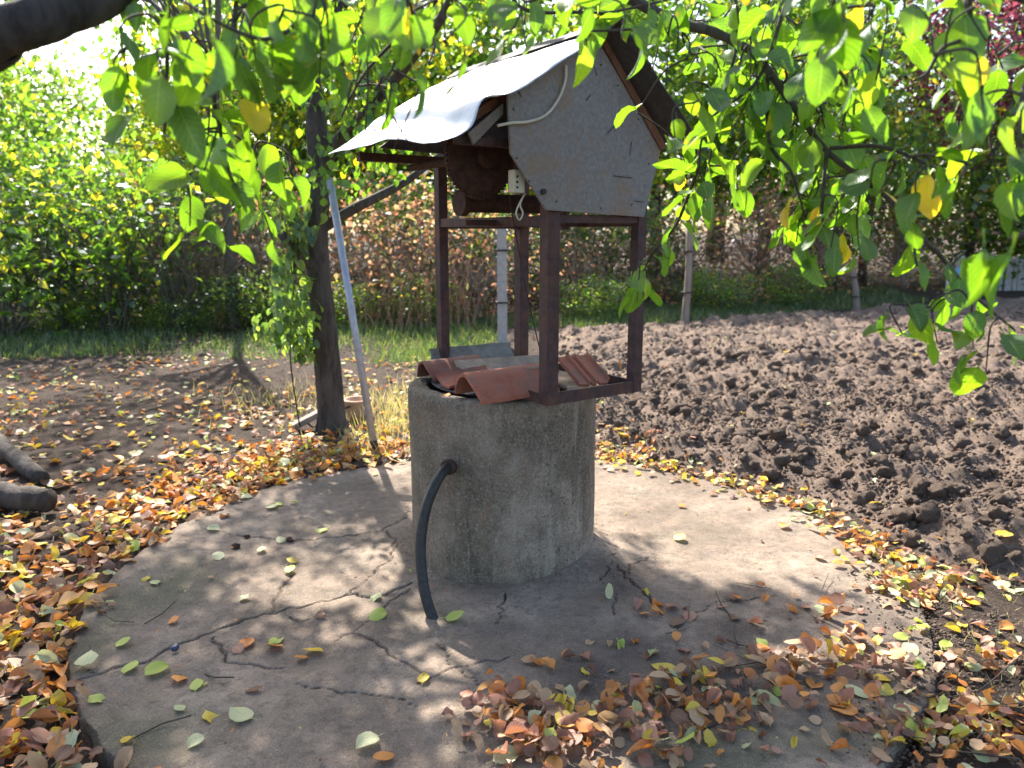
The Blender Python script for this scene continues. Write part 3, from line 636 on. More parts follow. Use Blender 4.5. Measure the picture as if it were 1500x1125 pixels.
# black hose
hp = [np.array([WELL[0] - .16, WELL[1] - .36, .585]), np.array([WELL[0] - .235, WELL[1] - .44, .565])] + [at(px, py, Y_) for px, py, Y_ in ((640, 705, 3.10), (624, 745, 3.05), (616, 800, 3.0), (620, 855, 2.94), (630, 895, 2.89), (642, 921, 2.86))]
hp[0] = at(668, 681, 3.27)
hp[1] = at(655, 685, 3.17)
hs = thing('black_hose', 'black rubber hose curving down out of the well ring onto the slab', 'hose', tuple(hp[-1]))
hb = MB().tube(catmull(hp, 10), .0225, 14); hb.V = [v - hp[-1] for v in hb.V]; obj('hose_tube', hb.mesh('hose_tube', M_RUBBER, True), hs)
cl = MB().tube([hp[1] * .4 + hp[0] * .6, hp[1]], .033, 14); cl.V = [v - hp[-1] for v in cl.V]; obj('collar', cl.mesh('collar', M_RUST, True), hs)

# ================================================================== VEGETATION
# leaf templates ------------------------------------------------------------
def leaf_tpl(nu, nv_, wd, fold, bend, tip=1.0, curl=0., serr=0., stem=.22, seed=0):
    """leaf along +y, length 1 (origin at petiole foot), folded along the midrib, bent down"""
    r_ = np.random.default_rng(seed); V, U, F = [], [], []
    for j in range(nv_ + 1):
        t = j / nv_; w_ = wd * (math.sin(math.pi * t ** .92) ** .62 if 0 < t < 1 else .0) * (1 - .12 * t)
        ang = bend * t; yy = stem + (math.sin(ang) / bend * 1 if abs(bend) > 1e-3 else t) * (1 - stem); zz = -(1 - math.cos(ang)) / (bend if abs(bend) > 1e-3 else 1) * (1 - stem)
        for i in range(nu + 1):
            s_ = i / nu * 2 - 1; ww = w_ * (1 + serr * (r_.random() - .5) * (abs(s_) == 1))
            V.append((s_ * ww * math.cos(fold), yy, zz + abs(s_) * ww * math.sin(fold) - curl * s_ * s_ * ww * math.sin(3 * t + seed) + .015 * math.sin(5 * t + 2 * s_ + seed))); U.append((i / nu, t))
    V = np.array(V); k = nu + 1
    for j in range(nv_):
        for i in range(nu): F.append((j * k + i, j * k + i + 1, (j + 1) * k + i + 1, (j + 1) * k + i))
    b = len(V); V = np.vstack([V, [(-.008, 0, .02), (.008, 0, .02), (.008, stem + .05, 0), (-.008, stem + .05, 0)]]); U += [(.5, 0)] * 4; F.append((b, b + 1, b + 2, b + 3))
    return V, np.array(F), np.array(U)
NEAR = [leaf_tpl(4, 10, .235 + .035 * (s % 3), [.1, .35, .6, .2][s % 4], [.2, .7, 1.1, -.4, .5][s % 5], serr=.2, curl=[0, .25, .1][s % 3], seed=s) for s in range(10)]
for s in range(10):
    V_ = NEAR[s][0]; V_[:, 2] += .03 * np.sin(V_[:, 1] * 9 + s) * np.sign(V_[:, 0]) ; V_[:, 0] += .05 * np.sin(V_[:, 1] * 3 + s)
FALLT = [leaf_tpl(4, 6, .28 + .05 * (s % 3), [.05, .3, .5, .12, .7, -.15][s], [.15, .4, .3, .8, .3, -.3][s], serr=.10, curl=[.1, .35, .2, .5, .3, .1][s], stem=.2, seed=30 + s) for s in range(6)]
_r = np.random.default_rng(5)
for s in range(6, 11):
    V_, F_, U_ = leaf_tpl(4, 6, .26 + .03 * (s % 3), [.2, .6, .9, .4, .1][s - 6], [1.4, .2, .9, -1.0, 1.8][s - 6], serr=.25, curl=[.5, .2, .6, .4, .3][s - 6], stem=.18, seed=60 + s)
    V_ = V_ + _r.normal(0, .022, V_.shape) * [1, 1, 1.4]; FALLT.append((V_, F_, U_))
# far leaf: a folded rhombus
FARL = [(np.array([(0, 0, 0), (.3, .45, .1), (0, 1, -.1), (-.3, .45, .1)]), np.array([(0, 1, 2, 3)]), np.array([(0, 0), (1, .5), (0, 1), (0, .5)], float)),
        (np.array([(0, 0, 0), (.36, .4, -.05), (0, 1, .15), (-.36, .4, .12)]), np.array([(0, 1, 2, 3)]), np.array([(0, 0), (1, .5), (0, 1), (0, .5)], float))]
def leafM(n, size, droop=0.9, spread=.5):
    """leaves mostly hanging: +y of template points down with spread"""
    return rotmats(rng.uniform(0, 6.28, n), -droop + rng.normal(0, spread, n), rng.normal(0, spread * .8, n)) * size[:, None, None]
def cloud(seed, ncl, per, rx, ry, rz, cz, clr, size, shell=.5, mat=None, hollow_bottom=False):
    r_ = np.random.default_rng(seed); D = r_.normal(size=(ncl, 3)); D /= np.linalg.norm(D, axis=1)[:, None]
    rad = shell + (1 - shell) * r_.random(ncl) ** .5; C_ = D * rad[:, None] * [rx, ry, rz] + [0, 0, cz]
    C_ *= 1 + r_.normal(0, .09, (ncl, 1)) * [1, 1, 0]; C_[:, 2] = np.maximum(C_[:, 2], .15)
    cnt = (per * .47 * (.4 + 1.2 * r_.random(ncl))).astype(int); idx = np.repeat(np.arange(ncl), cnt)
    sz = clr * (.6 + .8 * r_.random(ncl)); P_ = C_[idx] + r_.normal(size=(len(idx), 3)) * (sz[idx][:, None]) * [1, 1, .7]
    P_[:, 2] = np.maximum(P_[:, 2], .03)
    s_ = size * (.6 + .8 * r_.random(len(idx)))
    M_ = rotmats(r_.uniform(0, 6.28, len(idx)), -.6 + r_.normal(0, .7, len(idx)), r_.normal(0, .6, len(idx))) * s_[:, None, None]
    return scatter('crown', FARL, r_.integers(0, 2, len(idx)), M_, P_, mats=[mat], smooth=False), C_
def limbs(seed, C_, h0, r0, nl, lean=(0, 0), wob=.12, mat=None):
    r_ = np.random.default_rng(seed); top = C_[:, 2].mean(); mb = MB()
    T = np.array([(lean[0] * t + wob * math.sin(t * 5 + seed) * t, lean[1] * t + wob * math.cos(t * 4 + seed) * t, t * top * 1.1) for t in np.linspace(0, 1, 9)])
    mb.tube(T, r0 * (1 - .75 * np.linspace(0, 1, 9)), 9)
    for c_ in C_[r_.permutation(len(C_))[:nl]]:
        t = r_.uniform(.25, .95); a_ = T[int(t * 8)]; mid = (a_ + c_) / 2 + r_.normal(0, .12, 3) + [0, 0, .1]
        mb.tube(catmull([a_, mid, c_], 4), np.linspace(r0 * .35 * (1.1 - t), r0 * .07, 9), 5)
    return mb.mesh('trunk', mat or M_FARBARK, True)
PROT = {}
PROT['bushy'] = [(lambda c: (c[0], limbs(s, c[1], 0, .13, 16)))(cloud(s, 130, 95, 2.0, 1.6, 2.4, 3.2, .30, .13, .45, M_FARLEAF)) for s in (1, 2)]
PROT['yellow'] = [(lambda c: (c[0], limbs(s, c[1], 0, .10, 14)))(cloud(s, 100, 80, 1.5, 1.3, 1.9, 2.6, .26, .11, .4, M_YELLEAF)) for s in (3, 4)]
PROT['dark'] = [(lambda c: (c[0], limbs(s, c[1], 0, .15, 14)))(cloud(s, 150, 95, 2.2, 1.7, 2.6, 3.0, .30, .12, .4, M_DARKLEAF)) for s in (5,)]
PROT['red'] = [(lambda c: (c[0], limbs(s, c[1], 0, .12, 14)))(cloud(s, 150, 110, 1.7, 1.5, 1.8, 3.9, .24, .09, .3, M_REDLEAF)) for s in (6,)]
PROT['shrub'] = [(lambda c: (c[0], limbs(s, c[1], 0, .04, 22, wob=.2)))(cloud(s, 80, 70, 1.1, .9, .9, 1.0, .2, .08, .3, M_FARLEAF)) for s in (7, 8)]
PROT['dry'] = [(lambda c: (c[0], limbs(s, c[1], 0, .03, 90, wob=.25, mat=M_WOOD)))(cloud(s, 90, 42, 1.2, .9, .8, .85, .26, .06, .2, M_BROWNLEAF)) for s in (9, 10)]
PROT['dshrub'] = [(lambda c: (c[0], limbs(s, c[1], 0, .04, 22, wob=.2)))(cloud(s, 80, 75, 1.1, .9, .9, 1.0, .2, .08, .3, M_DARKLEAF)) for s in (11,)]
NAMES = dict(bushy='bushy_tree', yellow='yellowing_tree', dark='dark_tree', red='smoke_tree', shrub='leafy_shrub', dry='dry_bramble', dshrub='dark_shrub')
def plant(kind, px, Y_, h, label, group, wide=1.0, var=0, z0=0., rz=None):
    cr, tk = PROT[kind][var % len(PROT[kind])]; b = at(px, 330, Y_)
    ref = dict(bushy=5.6, yellow=4.4, dark=5.5, red=5.6, shrub=1.9, dry=1.6, dshrub=1.9)[kind]
    zg = max(0, min(1, (Y_ - 15) / 20)) * 1.0 + z0
    r_ = thing(NAMES[kind], label, 'tree' if 'tree' in label else 'shrub', (b[0], Y_, zg), group)
    r_.rotation_euler = (0, 0, rz if rz is not None else rng.uniform(0, 6.28)); s_ = h / ref; r_.scale = (s_ * wide, s_ * wide, s_)
    obj('crown' if h > 2.4 else 'foliage', cr, r_); obj('trunk' if h > 2.4 else 'stems', tk, r_); return r_
GT = 'trees in the hedgerow behind the garden'; GS = 'shrubs along the foot of the hedgerow'
for a_ in [
    ('bushy', -60, 13, 5.4, 'bushy green tree half cut by the left edge of the photo', GT, 1.1, 0),
    ('shrub', 80, 12.2, 3.0, 'tall leafy green shrub at far left below the sky gap', GS, 1.2, 0),
    ('dark', 260, 24, 5.6, 'low dark green tree seen through the sky gap', GT, 1.0, 0),
    ('yellow', 330, 19, 6.0, 'yellow-green tree behind the hanging left leaf cluster', GT, 1.1, 0),
    ('bushy', 440, 22, 8.4, 'tall light green tree behind the bare trunk', GT, 1.0, 1),
    ('yellow', 560, 20, 6.6, 'yellowish tree seen just left under the white roof sheet', GT, 1.1, 1),
    ('bushy', 700, 22, 8.4, 'tall green tree directly behind the well shelter', GT, 1.1, 0),
    ('yellow', 850, 19, 5.0, 'low yellow-leaved tree seen between the front and right posts', GT, 1.3, 0),
    ('bushy', 960, 22, 8.4, 'light green tree rising just right of the gable board', GT, 1.1, 1),
    ('bushy', 1120, 23, 8.6, 'big green tree behind the right-hand hanging branch', GT, 1.1, 0),
    ('bushy', 1230, 19, 6.4, 'green tree to the left of the purple-red tree', GT, 1.0, 0),
    ('red', 1420, 20, 7.4, 'purple-red smoke tree near the top right corner', GT, 1.15, 0),
    ('bushy', 1560, 22, 9.2, 'tall green tree on the right edge behind the purple-red tree', GT, 1.0, 0),
    ('shrub', 1480, 20, 4.6, 'green bush under the purple-red tree', GT, 1.2, 0),
    ('yellow', 1270, 20, 4.6, 'low yellow-green tree above the leaning stub post on the right', GT, 1.2, 0),
    ('bushy', -260, 20, 8, 'green tree outside the left edge', GT, 1.1, 0), ('dark', -30, 19, 8.0, 'tall dark tree in the top left corner under the thick limb', GT, 1.0, 0), 
    ('bushy', 300, 21, 8.6, 'tall green tree directly right of the bright sky gap', GT, .9, 1), ('dshrub', 200, 15, 3.2, 'tall dark shrub behind the left brambles', GS, 1.2, 0), ('dark', 500, 24, 9.0, 'tall dark tree between trunk and roof sheet', GT, 1.0, 0), ('bushy', 820, 25, 10.5, 'tallest green tree far behind the shelter roof', GT, 1.3, 0),
    ('bushy', 1050, 26, 11, 'tall pale green tree far behind the right branch', GT, 1.3, 1), ('bushy', 600, 28, 10, 'tall tree far behind the roof eave', GT, 1.2, 0),
    ('dark', 1330, 28, 12, 'tall dark tree far behind the purple-red one', GT, 1.3, 0), ('bushy', 420, 27, 10, 'tall green tree far behind the bare trunk', GT, 1.1, 0),
    ('bushy', 60, 24, 6.2, 'green tree far off below the bright sky gap', GT, 1.4, 1), ('bushy', 1800, 22, 9, 'green tree outside the right edge', GT, 1.3, 0),
    ('shrub', 170, 14, 2.6, 'green shrub left of the brown brambles', GS, 1.3, 1), ('dshrub', 20, 12.8, 1.7, 'low dark shrub at the far left edge of the grass', GS, 1.3, 0),
    ('shrub', 250, 17, 3.2, 'green shrub behind the leftmost brown bramble', GS, 1.3, 0), ('dry', 270, 14.5, 1.9, 'leftmost rusty brown bramble patch', GS, 1.2, 0),
    ('dry', 370, 15, 2.6, 'upright rust-brown dry bush left of the trunk', GS, 1.0, 1), ('dry', 440, 14.6, 1.6, 'low brown bramble partly behind the trunk', GS, 1.2, 0),
    ('dry', 560, 13.6, 2.3, 'brown tangle right of the leaning metal pole', GS, 1.1, 1), ('dry', 620, 14.5, 2.5, 'brown tangle behind the left rear shelter post', GS, 1.1, 0),
    ('dry', 695, 13.8, 2.0, 'brown bramble seen between the left rear and rear posts', GS, 1.1, 1), ('shrub', 660, 16, 2.8, 'green shrub above the brambles behind the shelter', GS, 1.2, 0),
    ('dry', 830, 16, 1.8, 'brown bramble between front and right posts', GS, 1.3, 0), ('dry', 1000, 17, 2.2, 'brown bramble around the grey vine post', GS, 1.3, 1),
    ('dshrub', 900, 17, 2.3, 'dark shrub just left of the right shelter post', GS, 1.2, 0), ('dry', 1110, 17.5, 2.4, 'brown dry bush beyond the soil right of the vine post', GS, 1.3, 0),
    ('dry', 1200, 18, 2.3, 'brown dry bush left of the leaning stub post', GS, 1.3, 1), ('shrub', 1060, 15.2, .9, 'low green bush on the far edge of the soil', GS, 1.6, 0),
    ('shrub', 1160, 16, .9, 'low green bush just left of the leaning stub post', GS, 1.6, 1), ('dry', 1330, 18.5, 2.3, 'brown bush right of the leaning stub post', GS, 1.3, 0),
    ('dshrub', 1450, 20, 2.8, 'dark shrub behind the picket fence', GS, 1.4, 0), ('shrub', 1550, 19, 2.6, 'green shrub at the right edge behind the fence', GS, 1.4, 1),
    ('shrub', 760, 17.5, 2.4, 'green shrub behind the pale concrete post', GS, 1.3, 0), ('shrub', 400, 12.4, .7, 'low green plant on the grass left of the trunk', GS, 1.5, 1),
    ('shrub', 250, 12.0, .6, 'low green plant in the grass near the left side', GS, 1.6, 0), ('shrub', 500, 12.8, .8, 'low green plant on the grass right of the leaning pole', GS, 1.5, 0), ('shrub', 610, 12.9, .9, 'low green plant behind the left rear shelter post', GS, 1.4, 1), ('dshrub', 340, 12.6, 1.0, 'low dark plant on the grass between left side and trunk', GS, 1.5, 0), ('shrub', 860, 13.8, .8, 'low green plant behind the right half of the shelter', GS, 1.6, 0),
    ('shrub', 130, 12.0, .7, 'low green plant in the grass at far left', GS, 1.6, 1)]:
    plant(*a_)

for bx, Yb, hb, lab, dry in ((150, 11.9, 2.9, 'bare dark branching bush at far left before the green hedge', 0), (255, 12.2, 3.1, 'bare tangled bush between far left bush and the trunk', 0), (390, 12.6, 2.6, 'bare thin bush just left of the bare trunk', 0),
        (300, 12.6, 1.5, 'dry upright stalks before the leftmost bramble', 1), (410, 12.9, 1.6, 'dry upright stalks just left of the trunk', 1), (570, 12.2, 1.9, 'dry upright stalks right of the leaning pole', 1), (660, 12.6, 1.7, 'dry upright stalks seen between the shelter posts', 1), (850, 14.5, 1.6, 'dry upright stalks beyond the soil behind the shelter', 1), (1090, 16, 1.7, 'dry upright stalks between the two grey vine posts', 1), (-20, 11.5, 2.4, 'bare dark bush cut by the left photo edge', 0)):
    b_ = at(bx, 330, Yb); o_ = thing('dry_stalks' if dry else 'bare_bush', lab, 'stalks' if dry else 'bush', (b_[0], Yb, 0), 'bare stems along the hedgerow'); mb = MB()
    for _ in range(38 if dry else 46):
        a_ = rng.uniform(0, 6.28); q0 = np.array([math.cos(a_), math.sin(a_) * .5, 0]) * rng.uniform(0, .7 if dry else .3); L = hb * rng.uniform(.5, 1.05); ln = np.array([rng.normal(0, .18 if dry else .5), rng.normal(0, .2), 1.]); ln /= np.linalg.norm(ln)
        P_ = catmull([q0, q0 + ln * L * .4 + rng.normal(0, .06, 3), q0 + ln * L * .75 + rng.normal(0, .12, 3), q0 + ln * L + rng.normal(0, .2, 3)], 4); P_[:, 2] = np.maximum(P_[:, 2], -.02)
        mb.tube(P_, np.linspace(.006 if dry else .013, .002, 13), 4, cap=False)
        if not dry:
            for _k in range(4):
                p_ = P_[rng.integers(4, 12)]; e_ = p_ + rng.normal(0, 1, 3) * [.35, .2, .3]; mb.tube(catmull([p_, (p_ + e_) / 2 + rng.normal(0, .05, 3), e_], 3), np.linspace(.004, .0015, 7), 3, cap=False)
    obj('stems', mb.mesh('stems', M_DRYSTEM if dry else M_FARBARK, True), o_)
# mid tree behind the slab with a leaning pole -------------------------------
tb = G(487, 628)
mt = thing('garden_tree', 'dark-barked tree with leaning metal pole against it, left behind the well', 'tree', tuple(tb))
def rel(P, b=tb): return [np.asarray(p) - b for p in P]
TP = [tb + [0, 0, -.05], at(482, 570, 5.97), at(474, 480, 5.95), at(467, 400, 5.95), at(463, 330, 5.95), at(470, 250, 5.97), at(462, 170, 6.0), at(455, 90, 6.0), at(462, 0, 6.0), at(455, -120, 6.0)]
mb = MB().tube(rel(catmull(TP, 5)), np.interp(np.linspace(0, 1, 46), [0, .05, .25, .5, .8, 1], [.15, .108, .096, .09, .062, .04]), 18)
V = np.vstack(mb.V); V += (fbm(V[:, 0] * 16 + V[:, 2] * 2, V[:, 1] * 16 + V[:, 2] * 3, 3, 150) * .014)[:, None] * np.array([1, 1, 0]); mb.V = [V]
obj('trunk', mb.mesh('trunk', M_BARK, True), mt)
for P_, r0, r1 in [([at(463, 392, 5.93), at(440, 375, 5.8), at(412, 343, 5.65)], .05, .032), ([at(470, 335, 5.97), at(520, 305, 6.0), at(560, 285, 6.1), at(600, 262, 6.2), at(660, 215, 6.4)], .045, .025),
                   ([at(468, 250, 6), at(500, 200, 5.9), at(540, 160, 5.6), at(600, 90, 5.2), at(660, 0, 4.7), at(700, -160, 4.2)], .05, .02), ([at(460, 140, 6), at(410, 70, 5.8), at(340, -20, 5.5), at(250, -120, 5.2)], .05, .02),
                   ([at(457, 60, 6), at(530, -20, 6.1), at(640, -90, 6.0), at(800, -150, 5.6)], .045, .02), ([at(460, 0, 6), at(480, -120, 5.2), at(540, -330, 4.4), at(640, -560, 3.8)], .045, .015)]:
    obj('branch', MB().tube(rel(catmull(P_, 5)), np.linspace(r0, r1, (len(P_) - 1) * 5 + 1), 9).mesh('branch', M_BARK, True), mt)
# its crown: mostly above the picture, with unseen clusters added to shade the slab
NCL = 80; cc = []
while len(cc) < NCL:
    p_ = rng.normal(0, 1, 3); p_ /= np.linalg.norm(p_); p_ *= rng.uniform(.25, 1) ** .5 * np.array([3.0, 2.0, 1.1]); p_ += [-1.35, 6.5, 4.3]
    if p_[2] < CAM_H + .30 * p_[1] - .2 and p_[0] > -1.9: continue
    cc.append(p_)
SHADE = [(950, 930), (1050, 960), (850, 900), (1000, 1000), (1120, 1000), (1150, 1080), (1250, 1090), (1230, 1040), (880, 850), (1060, 900), (940, 880), (160, 1050), (120, 980), (250, 870), (210, 900), (300, 1010), (400, 1080), (560, 1100), (260, 1090), (190, 1110), (200, 830),
         (350, 770), (300, 800), (450, 760), (540, 730), (500, 800), (350, 1070), (90, 900), (60, 800), (1150, 920), (1250, 980), (1330, 1080), (900, 960), (180, 960), (420, 720), (1180, 870), (820, 1000), (330, 960)]
SHC = []  # extra leaf clusters added sunward of each ground point to shade it
for qx, qy in SHADE:
    T_ = G(qx, qy, SLAB_Z)
    for _ in range(6):
        h_ = max(4.0, (1.9 + .30 * T_[1]) / .70) + rng.uniform(0, .5); SHC.append(T_ + np.array(SDIR) * (h_ / SDIR.z) + rng.normal(0, .13, 3) * [1, 1, 0])
SHC = np.array(SHC); cc += list(SHC)
for q_ in SHC[::7]:
    a_ = at(458, 0, 6) + [0, 0, rng.uniform(-.2, .6)]; m_ = (a_ + q_) / 2 + [0, 0, .15] + rng.normal(0, .08, 3)
    obj('branch', MB().tube(rel(catmull([a_, m_, q_], 5)), np.linspace(.024, .006, 11), 6).mesh('branch', M_BARK, True), mt)  # limbs added to carry the shade clusters
cc += [at(450 + rng.normal(0, 60), 40 + rng.normal(0, 60), 5.8 + rng.normal(0, .3)) for _ in range(14)] + [at(540 + rng.normal(0, 30), 130 + rng.normal(0, 60), 5.4) for _ in range(8)] + [at(470, 230, 5.7), at(455, 260, 5.6), at(530, 250, 5.8), at(550, 220, 5.8)]
cc = np.array(cc); ix = np.repeat(np.arange(len(cc)), 40); P_ = cc[ix] + rng.normal(0, .14, (len(ix), 3)); sz = rng.uniform(.06, .10, len(ix))
LIT = [(690, 965, .24), (640, 930, .15), (460, 880, .2), (540, 862, .2), (400, 865, .15), (1000, 745, .5), (1150, 810, .4), (1220, 770, .35), (960, 700, .35), (790, 1065, .32), (720, 1040, .2), (870, 1090, .2), (1180, 980, .12), (560, 690, .25), (450, 600, .5), (540, 570, .7), (1330, 960, .25), (1440, 900, .35), (570, 820, .15), (1060, 830, .25), (300, 650, .4), (760, 985, .1), (1280, 850, .2)]  # crown leaves removed to let sun patches through here
SH_ = P_[:, :2] - np.array([SDIR.x, SDIR.y]) * (P_[:, 2:3] / SDIR.z); kp = np.ones(len(P_), bool)
for qx, qy, qr in LIT: T_ = G(qx, qy, SLAB_Z); kp &= ~((np.hypot(SH_[:, 0] - T_[0], SH_[:, 1] - T_[1]) < qr * (.75 + .5 * rng.random(len(P_)))) & (P_[:, 2] > 2.6))
P_, sz = P_[kp] - tb, sz[kp]; ix = ix[kp]
obj('crown', scatter('crown', [leaf_tpl(2, 3, .36, .2, .5, seed=50), leaf_tpl(2, 3, .32, .4, .7, seed=51)], rng.integers(0, 2, len(ix)), leafM(len(ix), sz), P_, mats=[M_APPLE]), mt, kind=None)
t2 = np.array([-4.6, 12.6, 0.]); g2 = thing('garden_tree', 'slim tree added in the shrubs at left, its unseen crown shading the ground', 'tree', tuple(t2))
obj('trunk', MB().tube(catmull([(0, 0, -.05), (.05, 0, 1.5), (-.05, 0, 3.0), (.1, 0, 4.6), (.2, 0, 6.0)], 5), np.linspace(.09, .03, 21), 10).mesh('trunk', M_FARBARK, True), g2)
cc = []  # unseen crown clusters added sunward to shade the left ground
for qx, qy in [(60, 540), (150, 550), (250, 560), (60, 590), (140, 610), (230, 600), (60, 650), (330, 600), (20, 700), (120, 690), (400, 580), (20, 560), (320, 550)]:
    T_ = G(qx, qy)
    for _ in range(5):
        h_ = max(4.4, (1.9 + .30 * T_[1]) / .70) + rng.uniform(0, .5); cc.append(T_ + np.array(SDIR) * (h_ / SDIR.z) + rng.normal(0, .25, 3) * [1, 1, 0] - t2)
cc = np.array(cc)
for q_ in cc[::5]: obj('branch', MB().tube(catmull([(-.05, 0, rng.uniform(3, 4.4)), q_ * .5 + [0, 0, 2.4], q_], 5), np.linspace(.03, .007, 11), 6).mesh('branch', M_FARBARK, True), g2)
ix = np.repeat(np.arange(len(cc)), 60); P_ = cc[ix] + rng.normal(0, .2, (len(ix), 3))
obj('crown', scatter('crown', [leaf_tpl(2, 3, .36, .2, .5, seed=50), leaf_tpl(2, 3, .32, .4, .7, seed=51)], rng.integers(0, 2, len(ix)), leafM(len(ix), rng.uniform(.07, .11, len(ix))), P_, mats=[M_APPLE]), g2)
# dark green climbing shoots left of the trunk
cc = np.array([at(px, py, 5.75 + rng.normal(0, .1)) for px, py in [(428, 300), (420, 330), (435, 350), (420, 380), (432, 410), (425, 440), (440, 455), (418, 470), (430, 500), (402, 300), (445, 320), (440, 480), (395, 470), (450, 500), (410, 440)]])
ix = np.repeat(np.arange(len(cc)), 26); vb = G(440, 632)
P_ = cc[ix] + rng.normal(0, .07, (len(ix), 3)) - vb
cs = thing('climbing_shoots', 'dark green leafy shoots hanging beside the left of the bare trunk', 'plant', tuple(vb))
obj('leaves', scatter('leaves', NEAR[:3], rng.integers(0, 3, len(ix)), leafM(len(ix), rng.uniform(.08, .14, len(ix))), P_, mats=[M_DARKLEAF]), cs)
mb = MB()
for e in ((430, 300), (415, 340), (440, 320)): mb.tube(catmull([vb - vb, at(425, 520, 5.8) - vb, at(430, 420, 5.78) - vb, at(*e, 5.75) - vb], 5), .006, 6)
obj('stem', mb.mesh('stem', M_TWIG, True), cs)
# leaning metal pole, pot, board at the trunk foot
pb_, pt_ = G(550, 666), at(483, 262, 5.62)
pl = thing('metal_pole', 'light grey metal pole leaning from the ground against the tree trunk', 'pole', tuple(pb_))
obj('tube', MB().tube([np.zeros(3), pt_ - pb_], .027, 12).mesh('tube', M_GREYMET, True), pl); obj('foot_band', MB().tube([(pt_ - pb_) * .02, (pt_ - pb_) * .05], .030, 12).mesh('foot_band', M_RUST, True), pl)
pp = G(524, 612)
V, F = lathe([(.0, .0), (.085, .0), (.105, .05), (.11, .14), (.122, .15), (.122, .165), (.10, .165), (.095, .03), (0, .03)], pp, 32)
pot = thing('clay_pot', 'tan pot on the ground between trunk and leaning pole', 'pot', tuple(pp)); obj('bowl', mesh('bowl', V, F, mats=[M_POT]), pot)
obj('handle', MB().tube(catmull([(-.1, -.04, .12), (-.13, -.09, .12), (-.08, -.13, .115), (-.04, -.10, .12)], 6), .009, 8).mesh('handle', M_RUST, True), pot)
bb = G(455, 628)
obj('stone_slab', (lambda m: m)(MB().box((0, 0, .09), (1, .2, .5), (-.2, 1, 0), (-.5, 0, 1), .15, .07, .022).mesh('stone_slab', M_WOOD, False, .006)), None, tuple(bb), 'dark flat piece leaning at the left foot of the tree trunk', 'board')
# cut limbs at the left edge
for pts, r0, r1, lab in (([(-160, 560, .30), (-60, 592, .18), (0, 640, .10), (60, 690, .045)], .07, .05, 'upper of two cut grey limbs, sloping down from the left edge'),
                         ([(-170, 690, .10), (-60, 705, .09), (0, 715, .08), (72, 722, .075)], .088, .068, 'lower and thicker cut grey limb lying on the leaves at left')):
    P_ = [G(a_, b_ + 12, z_) for a_, b_, z_ in pts]; c0 = P_[-1].copy(); C_ = catmull(P_, 6) - c0
    rad = np.linspace(r0, r1, len(C_)) * (1 + .08 * np.sin(np.arange(len(C_)) * 1.7)); C_ = C_ + np.stack([fbm(np.arange(len(C_)) * .7, np.full(len(C_), 3. + r0 * 50), 3, 160 + i_) * .02 for i_ in range(3)], 1); lg = thing('cut_limb', lab, 'log', tuple(c0), 'cut limbs lying at the left edge')
    obj('bark', MB().tube(C_, rad, 16).mesh('bark', M_BARK, True), lg)
    obj('knot', MB().tube(catmull([C_[9], C_[9] + [0, -.03, .05], C_[9] + [-.02, -.05, .1]], 3), np.linspace(.03, .018, 7), 8).mesh('knot', M_BARK, True), lg)

# posts, wires and fence ------------------------------------------------------
def cpost(px, pyb, pxt, pyt, wd, mat, label, sq=True):
    b = G(px, pyb); t = at(pxt, pyt, b[1]); o = thing('vine_post', label, 'post', tuple(b), 'old vine posts behind the garden')
    mb = MB()
    if sq: mb.bar([0, 0, -.1], t - b, wd, wd, up=(0, 1, 0)); me_ = mb.mesh('shaft', mat, False, .01)
    else: mb.tube(catmull([np.array([0, 0, -.1]), (t - b) * .5 + [.03, 0, 0], t - b], 4), np.linspace(wd * .55, wd * .42, 9), 9); me_ = mb.mesh('shaft', mat, True)
    obj('shaft', me_, o)
    for f in (.35, .75): obj('wire_tie', MB().tube([(t - b) * f - [0, 0, .012], (t - b) * f + [0, 0, .012]], wd * .75, 8).mesh('wire_tie', M_NAIL), o)
    return b, t
p1 = cpost(736, 508, 735, 318, .13, M_CONPOST, 'pale square concrete post seen between the shelter legs')
p2 = cpost(1002, 480, 1010, 330, .12, M_WOOD, 'thin grey wooden post right of the shelter by the soil edge', False)
p3 = cpost(1256, 459, 1246, 388, .12, M_WOOD, 'short leaning wooden stub post at the back of the soil', False)
fb = G(1490, 436)
fe = thing('picket_fence', 'weathered grey picket fence at the far right behind the soil', 'fence', tuple(fb))
pk = MB().box((0, 0, .5), (1, 0, 0), (0, 1, 0), (0, 0, 1), .045, .012, .5).mesh('picket', M_PALEWOOD, False, .004)
for i in range(22):
    o = obj('picket', pk, fe, (-1.55 + i * .112, rng.normal(0, .02), rng.normal(-.03, .04))); o.rotation_euler = (rng.normal(0, .02), rng.normal(0, .04), 0)
for z_ in (.3, .75): obj('rail', MB().box((-.3, .03, z_), (1, 0, 0), (0, 1, 0), (0, 0, 1), 1.35, .02, .03).mesh('rail', M_WOOD), fe)
tb2 = G(1404, 446); tp = thing('plastic_drum', 'pale drum with blue lid standing by the picket fence', 'drum', tuple(tb2))
V, F = lathe([(0, 0), (.26, .0), (.28, .05), (.28, .28), (.29, .30), (.28, .32), (.28, .52), (.26, .56), (0, .56)], None, 28); obj('body', mesh('body', V, F, mats=[M_PALEBLUE]), tp)
V, F = lathe([(0, .565), (.27, .565), (.29, .58), (.25, .66), (.1, .78), (0, .80)], None, 28); obj('lid', mesh('lid', V, F, mats=[M_BLUE]), tp)

